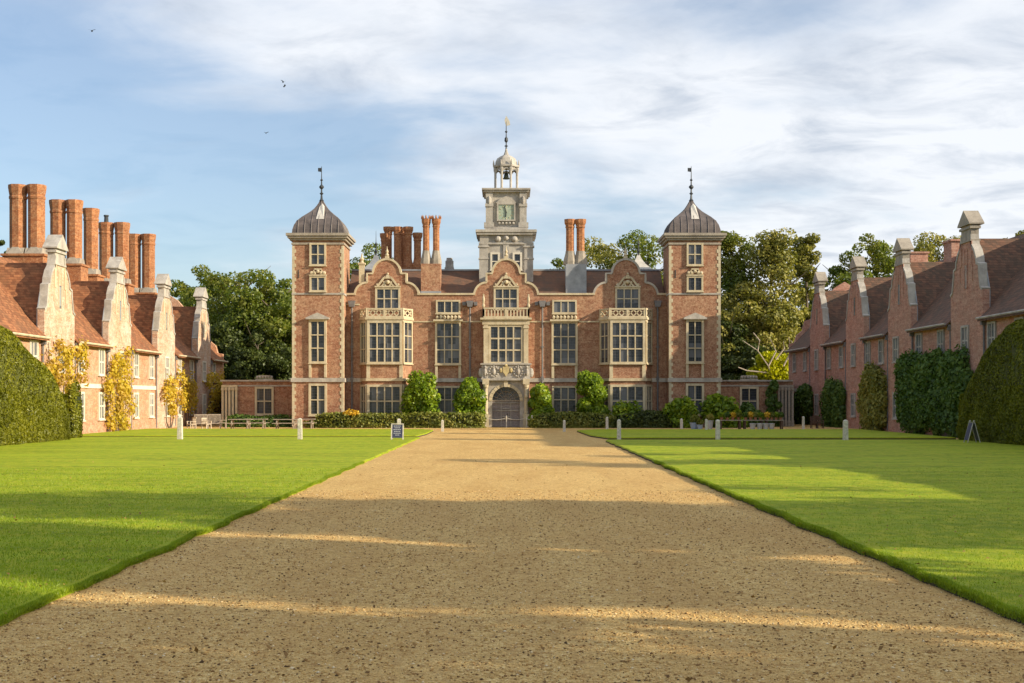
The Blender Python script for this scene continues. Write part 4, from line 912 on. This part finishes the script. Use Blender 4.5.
# big clipped yew hedges
def yew(side, label):
    Y0, Y1 = (8, 72.4) if side < 0 else (8, 71.0); xf = 24.5 if side < 0 else 24.7; xb = 27.35; hgt = 6.35 if side < 0 else 6.35
    root = thing('yew_hedge', label, 'hedge', (side*26, 60, 0), 0, 'great clipped yew hedges')
    ys = np.concatenate([np.linspace(Y0, Y1-10, 24), Y1-10+10*np.sin(np.linspace(0, math.pi/2, 22)[1:])]); na = 26; G = []
    for yv in ys:
        t = max(0, (yv-(Y1-10))/10); H = hgt-3.6*t**1.6 if side < 0 else hgt-4.0*max(0, (t-.15)/.85)**2.6
        ring = []
        wd = 1.0-.0*t
        for k in range(na):
            a = k/(na-1); 
            if a < .3: x, z = xf, H*.50*a/.3
            elif a > .7: x, z = xb, H*.50*(1-a)/.3
            else:
                q = math.pi*(a-.3)/.4; cx_ = (xf+xb)/2; cq = math.cos(q); x = cx_-(xb-xf)/2*math.copysign(abs(cq)**.55, cq); z = H*.50+H*.50*math.sin(q)**.6
            ring.append((side*x-side*26, yv-60, z))
        G.append(ring)
    G = np.array(G); nr = len(G); V = G.reshape(-1, 3).copy()
    lump = .07*np.sin(V[:, 1]*1.7+V[:, 2])+.06*np.sin(V[:, 1]*3.9+V[:, 2]*3.1+1)+.05*np.sin(V[:, 1]*7.3-V[:, 2]*5)
    V += np.stack([-side*lump, 0*V[:, 0], .5*lump*(V[:, 2] > 2.5)], 1)
    Fq = [(j*na+i, j*na+i+1, (j+1)*na+i+1, (j+1)*na+i) for j in range(nr-1) for i in range(na-1)]
    mb = MB().add(V.tolist(), Fq+[tuple((nr-1)*na+i for i in range(na)), tuple(range(na-1, -1, -1))])
    core = part('hedge_body', mb, YEWC, root)
    # leaf sprays on the surface
    n = 170000 if side < 0 else 130000; Gv = V.reshape(nr, na, 3)
    j = (nr-1)*(.25+.75*rs.rand(n)); i = (na-1)*rs.rand(n); j0 = np.minimum(j.astype(int), nr-2); i0 = np.minimum(i.astype(int), na-2); fj = (j-j0)[:, None]; fi = (i-i0)[:, None]
    P = Gv[j0, i0]*(1-fj)*(1-fi)+Gv[j0+1, i0]*fj*(1-fi)+Gv[j0, i0+1]*(1-fj)*fi+Gv[j0+1, i0+1]*fj*fi
    nr_ = np.cross(Gv[j0+1, i0]-Gv[j0, i0], Gv[j0, i0+1]-Gv[j0, i0]); nr_ /= np.linalg.norm(nr_, axis=1)[:, None]+1e-9
    if side < 0: pass
    cen = np.array([0, 0, 2.5]); s = np.sign(((P-cen)*np.array([1, 0, 1])*nr_).sum(1))[:, None]; nr_ *= s
    P = P+nr_*(.05*rs.rand(n)[:, None]-.01)
    # flat end
    m = 5000; Pe = np.stack([side*(xf+(xb-xf)*rs.rand(m))-side*26, np.full(m, Y1-60+.03), 2.6*rs.rand(m)], 1)
    P = np.concatenate([P, Pe]); nr_ = np.concatenate([nr_, np.tile([0, 1., 0], (m, 1))])
    Vq, Fq = leafquads(P, .065, nr_*.9+np.array([0, 0, .35]), .6, 2.2)
    link('foliage', npmesh('foliage', Vq, Fq, YEW, 4), root); return root
YEWC = plain('yew_core', (.06, .065, .008), .95, 0, .45, 1.5)
yew(-1, 'massive round-topped clipped hedge at the left edge, sunlit')
yew(1, 'massive round-topped clipped hedge at the right edge, in shade')
def leafbox(name, label, cat, cx, cy, w_, d_, h, n, leaf, mat, group=None, round_=.0, jag=.12, core=True, z0=0, stem=None, seedv=None, label_part=None):
    root = thing(name, label, cat, (cx, cy, 0), 0, group)
    ce = plain('core', (.015, .022, .006), .95) if 'corem' not in globals() else corem
    if core: part('branches', MB().box(-w_*.42, w_*.42, -d_*.36, d_*.36, z0, h*.84, 0, w_*.1*(1 if round_ else .1), d_*.08), ce, root)
    # points through a superellipsoid shell
    d = rs.normal(size=(n, 3)); d[:, 2] = np.abs(d[:, 2])*1.0-.25*rs.rand(n); p = 2 if round_ else 6
    k = (np.abs(d)**p).sum(1)**(1/p); u = d/k[:, None]
    lo = 1+jag*np.sin(u[:, 0]*5+cx)*np.cos(u[:, 2]*6+cy)+jag*(rs.rand(n)-.5); sh = (.72+.3*rs.rand(n)**.5)
    P = u*(lo*sh)[:, None]*np.array([w_/2, d_/2, (h-z0)]); P[:, 2] += z0
    if not round_: P[:, 2] = np.where(rs.rand(n) < .6, z0+(P[:, 2]-z0)*rs.rand(n)**.3, P[:, 2])
    else:
        q = rs.rand(n) < .45; P[q, 2] = z0+(P[q, 2]-z0)*rs.rand(q.sum())
    P[:, 2] = np.maximum(P[:, 2], .05)
    V, Fq = leafquads(P, leaf, u*1.0, .8); link('foliage', npmesh('foliage', V, Fq, mat, 4), root)
    if stem: part('stem', MB().tube([(0, 0, 0), (0.03, 0, z0+.3)], stem, 6), BARK, root)
    return root
corem = plain('foliage_core', (.016, .024, .006), .95)
# narrow clipped column at the end of the left hedge
leafbox('clipped_bush', 'narrow dark clipped bush standing at the far end of the left hedge', 'bush', tx(74, 76), 76, .55, 1.6, 2.95, 9000, .08, YEW)
# low mixed hedges along the facade
yh = D-3.0
def blobshrub(name, label, cat, x, y, w_, d_, h, n, leaf, mat, group=None, blobs=14, z0=0):
    root = thing(name, label, cat, (x, y, 0), 0, group); P = []; Nn = []; mb = MB()
    for k in range(blobs):
        t = (k+.5)/blobs; q = w_*.21*(.8+.5*rs.rand()); xr = (w_/2-q)*(1-.45*max(0, t-.6)/.4); c = np.array([rs.uniform(-xr, xr), rs.uniform(-.3, .3)*d_, z0+(h-q*.8-z0)*t+.1]); m = int(n/blobs)
        d = rs.normal(size=(m, 3)); d /= np.linalg.norm(d, axis=1)[:, None]; P.append(c+d*(q*(.55+.55*rs.rand(m)**.6))[:, None]); Nn.append(d+np.array([0, -.3, .3]))
        mb.tube([(0, 0, 0), (c[0]*.3, c[1]*.3, c[2]*.5), tuple(c)], [.06, .04, .02], 5)
    P = np.concatenate(P); Nn = np.concatenate(Nn); P[:, 2] = np.maximum(P[:, 2], .05); part('stem', mb, BARK, root)
    V, Fq = leafquads(P, leaf, Nn, .8); link('foliage', npmesh('foliage', V, Fq, mat, 4), root); return root
def lowhedge(p0, p1, h, label, mat, yy=yh, n=9000, leaf=.13):
    x0, x1 = tx(p0, yy), tx(p1, yy); return leafbox('low_hedge', label, 'hedge', (x0+x1)/2, yy, x1-x0, 1.6, h, n, leaf, mat, 'low hedges at the foot of the mansion')
lowhedge(311, 404, 1.15, 'mixed flowering hedge under the left bay window', HEDL, n=9000)
lowhedge(404, 483, 1.2, 'green hedge left of the arched door', HEDL, n=8000)
lowhedge(532, 612, 1.2, 'dark green hedge right of the arched door', HEDL, n=8000)
lowhedge(612, 690, 1.3, 'shaded hedge under the right bay window', DARKL, n=8000)
lowhedge(226, 292, .95, 'low planting under the left link building window', CLIMB, yy=D-.5, n=5000)
leafbox('flower_clump', 'clump of yellow flowers in the left mixed hedge', 'flowers', tx(352, yh-.3), yh-.5, 1.4, .6, 1.5, 420, .1, FLOW, round_=1, core=False, z0=1.1)
for px, w_, tp, lb in ((421, 3.4, 373.5, 'tall glossy green shrub between the left bay window and the narrow window'), (470, 2.9, 380, 'glossy green shrub immediately left of the arched door'), (541, 2.1, 386, 'glossy green shrub immediately right of the arched door'), (590.5, 3.0, 373, 'tall glossy green shrub left of the right bay window')):
    blobshrub('wall_shrub', lb, 'shrub', tx(px, D-1.9), D-1.9, w_, 1.5, Zp(tp, 1.9)+.05, 9000, .17, MAGN, 'glossy shrubs trained against the mansion', 24)
blobshrub('wall_shrub', 'low bright shrub in front of the right bay window', 'shrub', tx(627, D-2.6), D-2.6, 3.3, 1.2, 2.0, 2500, .18, MAGN)
blobshrub('wall_shrub', 'bright green climber below the right tower window', 'shrub', tx(681, D-3.4), D-3.4, 3.0, 1.4, 2.35, 4200, .2, MAGN)
blobshrub('wall_shrub', 'spreading bright green climber right of the right tower foot', 'shrub', tx(720, D-2), D-2, 4.4, 1.6, 2.5, 5200, .22, MAGN)
blobshrub('wall_shrub', 'dark green shrub under the right link building window', 'shrub', tx(752, D), D, 2.6, 1.4, 1.9, 3600, .18, CLIMB)
blobshrub('climber', 'dark climber covering the corner of the right link building', 'climber', tx(774, D+1), D+1.2, 1.3, .9, 3.9, 4200, .17, CLIMB)
# climbers on the left wing, autumn yellow
def wallclimb(name, label, side, Y, wY, h, n, mat, leaf=.16, z0=.0, thick=.5, dens=1, grp=None, trunk=True, blobs=8, gap=True):
    xw = side*(27.6-.12-thick*.5); root = thing(name, label, 'climber', (xw, Y, 0), 0, grp)
    P = []; Nn = []; mb = MB()
    nst = max(3, int(wY/1.1))
    for k in range(nst):
        y_ = (k+.5)/nst*wY-wY/2+rs.uniform(-.3, .3); top = z0+(h-z0)*rs.uniform(.7, 1); mb.tube([(side*.1, y_*.25, 0), (side*.1, y_*.7, max(z0*.6, .5)), (side*.05, y_, top)], [.08, .05, .02], 5)
        for j in range(int(2+(top-z0)*1.5)):
            z = z0+(top-z0)*rs.rand()**.8; q = rs.uniform(.2, .6); c = np.array([side*-.05, y_+rs.normal()*.48, z]); m = int(62*(q/.45)**2)
            d = rs.normal(size=(m, 3)); P.append(c+d*np.array([thick*.28, q*.62, q*.75])); Nn.append(d+np.array([-side*.8, 0, .3]))
    P = np.concatenate(P); P[:, 2] = np.clip(P[:, 2], .05, h+.5); P[:, 0] = np.clip(P[:, 0]*-side, -.12, 9)*-side; Nn = np.concatenate(Nn)
    V, Fq = leafquads(P, leaf, Nn, .8)
    part('stem', mb, BARK, root); link('foliage', npmesh('foliage', V, Fq, mat, 4), root)
def YL(px, X=27.3): return F*X/abs(px-HX)
g = 'golden climbers on the sunlit wing'
wallclimb('climbing_plant', 'golden climber rising above the left hedge beside the first full gable', -1, 80.0, 6.5, 6.0, 3600, YELL, grp=g, blobs=17, z0=2.6)
wallclimb('climbing_plant', 'large golden climber below the second gable of the sunlit wing', -1, 91.2, 5.6, 5.6, 4600, YELL, grp=g, blobs=22, z0=.2)
wallclimb('climbing_plant', 'olive and gold climber left of the third gable of the sunlit wing', -1, 105.2, 4.2, 5.2, 3200, YELL, grp=g, blobs=14, z0=.8)
wallclimb('climbing_plant', 'golden climber between the third and fourth gables of the sunlit wing', -1, 111.0, 4.6, 5.2, 3800, YELL, grp=g, blobs=17, z0=1.2)
wallclimb('climbing_plant', 'golden climber at the far corner of the sunlit wing', -1, 121.0, 5.0, 5.4, 3800, YELL, grp=g, blobs=17, z0=1.0)
g = 'dark climbers on the shaded wing'
def cl2(px0, px1, pyt, label, mat=CLIMB, n=9000, thick=1.2, leaf=.16):
    Y1, Y0 = YL(px0, 26.9), YL(px1, 26.9); Ym = (Y0+Y1)/2; h = HE+(HY-pyt)*Ym/F
    root = thing('wall_climber', label, 'climber', (26.9, Ym, 0), 0, g); W = Y1-Y0; P = []; Nn = []; mb = MB(); nb = int(22+W*5); m = int(n*1.3/nb)
    for k in range(nb):
        q = min(.85, W*.16)*(.6+.7*rs.rand()); yy_ = rs.uniform(-1, 1)*(W/2-q*.8); z = q*.5+(h-q*1.1)*rs.rand()**.85*(1-.22*(abs(yy_)/(W/2))**2); xx = rs.uniform(.1, .4)
        d = rs.normal(size=(m, 3)); d /= np.linalg.norm(d, axis=1)[:, None]; P.append(np.array([xx, yy_, z])+d*(q*(.5+.6*rs.rand(m)**.6))[:, None]*np.array([.5, 1, 1.1])); Nn.append(d+np.array([-.5, -.2, .2]))
        mb.tube([(.3, yy_*.3, 0), (.3, yy_*.6, z*.5), (xx, yy_, z)], [.07, .05, .02], 5)
    P = np.concatenate(P); Nn = np.concatenate(Nn); P[:, 2] = np.maximum(P[:, 2], .05); P[:, 0] = np.minimum(P[:, 0], .55); part('stem', mb, BARK, root)
    V, Fq = leafquads(P, leaf, Nn, .8); link('foliage', npmesh('foliage', V, Fq, mat, 4), root)
cl2(793, 808, 387, 'dark climber at the far corner of the shaded wing')
cl2(822, 840, 381, 'dark upright climber between two windows of the shaded wing')
cl2(858, 881, 367, 'dense tapering clipped climber with brown tints on the shaded wing', OLIVE, 11000)
cl2(896, 925, 354, 'tall dark leafy climber, farther half of the largest mass on the shaded wing', n=14000)
cl2(920, 968, 347, 'tall dark leafy climber beside the right hedge on the shaded wing', n=16000)
# lime shrub with bare branches
t = thing('lime_shrub', 'bright lime green shrub with bare pale branches behind the right link building', 'shrub', (tx(773, 133), 133, 0)); t.scale = (1.09, 1, 1.07)
mb = MB().tube([(0, 0, 0), (.2, 0, 3), (.8, 0, 5), (1.2, 0, 6.2)], [.2, .16, .1, .04], 6)
for pts in ([(0.2, 0, 3), (-.6, 0, 5), (-1.6, 0, 6.4), (-3.0, 0, 7.3)], [(-1.6, 0, 6.4), (-1.4, 0, 7.3), (-2.0, 0, 8.0)], [(-.6, 0, 5), (.1, 0, 6.3), (-.4, 0, 7.4)], [(.8, 0, 5), (1.5, 0, 6.3), (1.3, 0, 7.6)], [(-.6, 0, 4.4), (-2.6, 0, 4.6), (-3.4, 0, 4.9)], [(.1, 0, 5.6), (.9, .2, 6.6), (.8, .2, 7.2)], [(1.2, 0, 5.6), (1.7, 0, 6.8), (1.5, 0, 7.3)]): mb.tube([(a_, -.9, c_*1.06) for a_, b_, c_ in pts], [.08, .065, .05, .03][:len(pts)], 5)
part('branches', mb, BARKP, t)
d = rs.normal(size=(5200, 3)); d /= np.linalg.norm(d, axis=1)[:, None]; rr = (rs.rand(5200)**.4)[:, None]
P = np.concatenate([np.array([-.1, 0, 4.6])+d[:2800]*rr[:2800]*np.array([2.4, 1.2, 1.1]), np.array([-.4, 0, 5.8])+d[2800:4000]*rr[2800:4000]*np.array([1.3, .9, 1.0]), np.array([1.2, 0, 5.0])+d[4000:]*rr[4000:]*np.array([1.1, .8, 1.6])])
V, Fq = leafquads(P, .2); link('foliage', npmesh('foliage', V, Fq, LIMEL, 4), t)

# ------------------------------------------------------------------ posts
def post(label, px, by, h, w_, mat=WOODW, grp='square posts around the lawns'):
    Y = HE*F/(by-HY); X = tx(px, Y); mb = MB().box(-w_/2, w_/2, -w_/2, w_/2, 0, h, 0, w_*.06, w_*.06).box(-w_*.44, w_*.44, -w_*.44, w_*.44, h, h+w_*.25, 0, w_*.3, w_*.3)
    o = link('wooden_post', mb.mesh('wooden_post', mat), None, (X, Y, 0.0), random.uniform(-.1, .1)); tag(o, label, 'post', grp)
post('white square post at the left lawn edge in front of the golden climbers', 180, 440.5, 1.28, .27)
post('white square post at the left lawn edge in front of the left tower', 300, 440.5, 1.2, .24)
post('white square post standing behind the chalkboard sign', 399, 438, 1.1, .24)
post('pale square post at the near corner of the right lawn strip', 619, 441.2, 1.15, .23)
post('pale square post in front of the right corner tower', 717.8, 441.5, 1.15, .23)
post('grey square post before the dark climbers of the shaded wing', 845.5, 442, 1.15, .25)
post('short pale post on the gravel left of the drive end', 442.5, 431.5, .78, .2)
post('short pale post on the gravel right of the drive end', 564.3, 431.7, .78, .2)
post('short pale post against the left hedge beside the chalkboard', 406, 427.6, .85, .17)
post('short pale post against the hedge under the left bay', 331, 427.3, .75, .14)
post('grey post against the tall shrub right of the door', 607, 429, .9, .2)
post('white post below the bright climber of the right tower', 681.5, 428.8, .75, .22)
post('grey post beside the potted plants near the right tower', 706.3, 431.5, .85, .2)
post('pale post before the far climber of the shaded wing', 803.3, 430.5, 1.0, .17)
# rope barrier in front of the door
rb = thing('rope_barrier', 'low rope barrier on thin pale posts in front of the arched door', 'barrier', (tx(506, 105.5), 105.5, 0))
xs = [tx(p, 105.5)-tx(506, 105.5) for p in (481.3, 485.8, 506.5, 526.6, 532)]
for x, wq in zip(xs, (.12, .06, .07, .07, .13)): part('post', MB().box(x-wq/2, x+wq/2, -wq/2, wq/2, 0, .92).ball((x, 0, .95), wq*.55, 6), WOODW, rb)
for a, b in zip(xs[1:-1], xs[2:]): part('rope', MB().tube([(a+(b-a)*t, 0, .8-.16*math.sin(math.pi*t)) for t in (0, .25, .5, .75, 1)], .025, 5), ROPE, rb)
# ------------------------------------------------------------------ signs
Y = HE*F/41.3; sx0 = tx(398.3, Y)
t = thing('a_board_sign', 'small dark chalkboard sign with white legs on the left lawn edge', 'sign', (sx0, Y-.5, .02))
part('frame', MB().add([(x+dx, y_+dy, z) for x, s_ in ((-.32, 1), (.32, 1)) for (y_, z) in ((-.25, 0), (-.02, .92)) for dx, dy in ((-.03, -.02), (.03, -.02), (.03, .02), (-.03, .02))],
    [(0, 1, 5, 4), (1, 2, 6, 5), (2, 3, 7, 6), (3, 0, 4, 7), (8, 9, 13, 12), (9, 10, 14, 13), (10, 11, 15, 14), (11, 8, 12, 15)]).tube([(-.3, .25, 0), (-.3, 0, .9)], .02).tube([(.3, .25, 0), (.3, 0, .9)], .02).box(-.34, .34, -.05, 0, .89, .94), WOODW, t)
bd = part('board', MB().add([(-.29, -.225, .14), (.29, -.225, .14), (.29, -.03, .88), (-.29, -.03, .88), (-.29, -.205, .14), (.29, -.205, .14), (.29, -.01, .88), (-.29, -.01, .88)], [(0, 1, 2, 3), (7, 6, 5, 4), (0, 4, 5, 1), (3, 2, 6, 7), (0, 3, 7, 4), (1, 5, 6, 2)]), BOARD, t)
mb = MB()
for k in range(6):
    z = .78-k*.1; yy = -.225+(z-.14)*.2635-.006; wq = (.2, .16, .22, .18, .21, .12)[k]
    for j in range(4): mb.box(-wq+j*wq*.5, -wq+j*wq*.5+wq*.38, yy-.003, yy, z, z+.035)
part('chalk_lines', mb, CHALK, bd)
Y = 66.5; t = thing('a_frame_stand', 'thin folding A-shaped board seen edge on beside the right hedge', 'sign', (tx(972, Y), Y, .1))
for sx_ in (-1, 1):
    for yy in (-.28, .28): part('leg', MB().tube([(sx_*.32, yy, 0), (sx_*.01, yy, 1.15)], .022, 6), WOODW, t)
    part('panel', MB().add([(sx_*.29, -.26, .14), (sx_*.29, .26, .14), (sx_*.05, .26, 1.0), (sx_*.05, -.26, 1.0), (sx_*.31, -.26, .14), (sx_*.31, .26, .14), (sx_*.07, .26, 1.0), (sx_*.07, -.26, 1.0)], [(0, 1, 2, 3), (7, 6, 5, 4), (0, 4, 5, 1), (3, 2, 6, 7), (0, 3, 7, 4), (1, 5, 6, 2)]), BOARD, t)
# ------------------------------------------------------------------ picnic tables, chairs, planters
def picnic(label, px, Y, wd):
    t = thing('picnic_table', label, 'table', (tx(px, Y), Y, 0), 0, 'wooden picnic tables by the left tower'); h = wd/2
    mb = MB()
    for k in range(5): mb.box(-h, h, -.38+k*.155, -.38+k*.155+.14, .72, .77)
    part('tabletop', mb, WOODG, t)
    for s in (-1, 1): part('seat', MB().box(-h, h, s*.72-.13, s*.72+.13, .43, .48), WOODG, t)
    for s in (-h*.7, h*.7):
        part('leg_frame', MB().box(s-.05, s+.05, -.8, .8, .36, .43).add([(s-.04, -.55, 0), (s+.04, -.55, 0), (s+.04, -.43, 0), (s-.04, -.43, 0), (s-.04, -.3, .72), (s+.04, -.3, .72), (s+.04, -.18, .72), (s-.04, -.18, .72)], [(0, 3, 2, 1), (4, 5, 6, 7), (0, 1, 5, 4), (1, 2, 6, 5), (2, 3, 7, 6), (3, 0, 4, 7)])
             .add([(s-.04, .55, 0), (s+.04, .55, 0), (s+.04, .43, 0), (s-.04, .43, 0), (s-.04, .3, .72), (s+.04, .3, .72), (s+.04, .18, .72), (s-.04, .18, .72)], [(0, 3, 2, 1), (4, 5, 6, 7), (0, 1, 5, 4), (1, 2, 6, 5), (2, 3, 7, 6), (3, 0, 4, 7)]), WOODG, t)
picnic('weathered picnic table farthest left, below the link building loggia', 240.5, 101, 1.8)
picnic('weathered picnic table below the link building window', 256, 102.5, 1.8)
picnic('weathered picnic table at the foot of the left tower', 286, 101, 1.9)
picnic('weathered picnic table just right of the post before the left tower', 305, 102.5, 1.6)
def seat(name, label, cat, X, Y, rz, wd, hb, mat, grp):
    t = thing(name, label, cat, (X, Y, 0), rz, grp); h = wd/2
    part('seat', MB().box(-h, h, -.25, .25, .4, .45), mat, t)
    mb = MB().box(-h, h, .22, .27, hb-.08, hb)
    k = -h
    while k < h-.03: mb.box(k, k+.05, .225, .26, .45, hb-.08); k += .095
    part('backrest', mb, mat, t)
    for sx_ in (-1, 1):
        for sy in (-1, 1): part('leg', MB().box(sx_*(h-.03)-.03, sx_*(h-.03)+.03, sy*.22-.03, sy*.22+.03, 0, .4 if sy > 0 else .62), mat, t)
        part('armrest', MB().box(sx_*(h-.03)-.04, sx_*(h-.03)+.04, -.27, .24, .62, .66), mat, t)
g = 'garden seats by the sunlit wing'
seat('garden_bench', 'grey slatted high-backed garden bench below the golden climbers', 'bench', tx(199.5, 100), 100.5, R(15), 1.0, 1.15, WOODG, g)
seat('garden_bench', 'grey slatted high-backed garden bench nearest the link building', 'bench', tx(213, 101), 101.5, R(15), 1.0, 1.15, WOODG, g)
seat('garden_chair', 'pale wooden garden chair left of the two grey benches', 'chair', tx(190, 98), 98.5, R(-50), .6, .95, BARKP, g)
seat('garden_chair', 'pale wooden garden chair between the two benches', 'chair', tx(206.5, 99), 99, R(60), .55, .9, BARKP, g)
seat('garden_chair', 'small wooden garden chair by the corner of the loggia', 'chair', tx(223, 104), 104, R(-70), .55, .9, WOODG, g)
g = 'dark chairs by the shaded wing'
seat('garden_chair', 'dark red garden chair, left of a pair, before the shaded wing', 'chair', tx(814, 103), 103, R(0), .5, .95, WOODD, g)
seat('garden_chair', 'dark red garden chair, right of a pair, before the shaded wing', 'chair', tx(821, 103), 103.3, R(0), .5, .95, WOODD, g)
# plant display at right
def trestle(label, px0, px1, Y):
    x0, x1 = tx(px0, Y), tx(px1, Y); c = (x0+x1)/2; h = (x1-x0)/2; t = thing('display_table', label, 'table', (c, Y, 0), 0, 'plant display tables')
    part('tabletop', MB().box(-h, h, -.4, .4, .68, .74), WOODG, t)
    for sx_ in (-1, 1):
        for sy in (-1, 1): part('leg', MB().box(sx_*(h-.12)-.05, sx_*(h-.12)+.05, sy*.32-.04, sy*.32+.04, 0, .68), WOODD, t)
    return c, h, Y
tabs = [trestle('grey plant display table nearest the right tower', 719, 741, 99), trestle('grey plant display table below the right link building window', 743, 763, 99), trestle('grey plant display table nearest the shaded wing', 765, 783, 99)]
pcol = [('trailing green plant', MAGN), ('dark leafed plant', CLIMB), ('yellow flowers', FLOW), ('grey green plant', HEDL)]
pc_ = 0
where = ['nearest the right tower', 'below the right link window', 'nearest the shaded wing']; ords = ['left end', 'left of centre', 'right of centre', 'right end']
def pot(label, X, Y, z, r, h, potm, leafm, n=260, lh=.4, lr=.28, group='potted plants on the display tables'):
    t = thing('potted_plant', label, 'potted plant', (X, Y, z), 0, group)
    part('pot', MB().lathe([(r*.7, 0), (r, h*.9), (r*1.1, h*.92), (r*1.1, h)], 12), potm, t)
    d = rs.normal(size=(n, 3)); d /= np.linalg.norm(d, axis=1)[:, None]; P = np.array([0, 0, h+lh*.45])+d*np.array([lr, lr, lh*.55])*(rs.rand(n)**.4)[:, None]
    V, Fq = leafquads(P, .09); link('foliage', npmesh('foliage', V, Fq, leafm, 4), t)
for ti, (c, h, Y) in enumerate(tabs):
    for k in range(4):
        lbl, mt = pcol[(k+ti) % 4]; pot('potted %s, %s of the table %s' % (lbl, ords[k], where[ti]), c-h+.2+k*(2*h-.4)/3, Y, .74, .13, .2, TERRA, mt)
for k, px in enumerate((753, 760, 766, 772)):
    o = link('metal_bucket', MB().lathe([(.16, 0), (.24, .45), (.26, .46), (.26, .5), (.22, .5), (.15, .04)], 14).mesh('metal_bucket', ZINC), None, (tx(px, 98), 98.1, 0)); tag(o, 'galvanised bucket under the plant tables, %s of the row of four' % ('leftmost', 'second from left', 'second from right', 'rightmost')[k], 'bucket', 'galvanised buckets')
pot('large pale blue glazed pot with a silvery plant at the foot of the right tower', tx(694.5, 98), 98, 0, .34, .55, BLUEP, HEDL, 500, .6, .38, None)
pot('smaller blue pot with a pale plant beside the grey post', tx(700, 97.5), 97.5, 0, .22, .4, BLUEP, HEDL, 300, .4, .26, None)
pot('tall zinc pot with a whitish leafed plant between the grey post and the tables', tx(710, 99), 99, 0, .25, .7, ZINC, OLIVE, 400, .5, .3, None)
# birds in the sky
for k, (px, py, Y, lb) in enumerate(((92, 31, 120, 'tiny dark bird alone at the upper left of the sky'), (283, 82, 140, 'upper of two tiny dark birds together in the sky'), (284, 86.5, 140, 'lower of two tiny dark birds together in the sky'), (266, 133, 170, 'tiny dark bird lowest in the sky'))):
    X = tx(px, Y); z = th(py, Y); mb = MB().ball((0, 0, 0), .09, 6).add([(0, 0, .03), (-.35, .05, .16), (-.3, -.12, .12), (0, -.15, .02)], [(0, 1, 2, 3)]).add([(0, 0, .03), (.35, .05, .16), (.3, -.12, .12), (0, -.15, .02)], [(0, 1, 2, 3)])
    o = link('bird', mb.mesh('bird', IRON), None, (X, Y, z), k); tag(o, lb, 'bird', 'birds in the sky')
# fallen leaves
def litter():
    n = 1500; y = 9.5+40*rs.rand(n)**1.5; x = rs.uniform(-1, 1, n)*(5+y*.3); z = np.where(np.abs(x) < 5.1, .03, np.where(np.abs(x) > 5.6, .115, .13))
    V, Fq = leafquads(np.stack([x, y, z], 1), .035, np.tile([0, 0, 1.], (n, 1)), .35)
    o = link('fallen_leaves', npmesh('fallen_leaves', V, Fq, leafmat('fallen_leaf', [(.10, .05, .02), (.28, .16, .05), (.45, .30, .08)], .1, 2), 4)); tag(o, 'small brown and yellow fallen leaves scattered over lawn and gravel', 'leaves', kind='stuff')
litter()
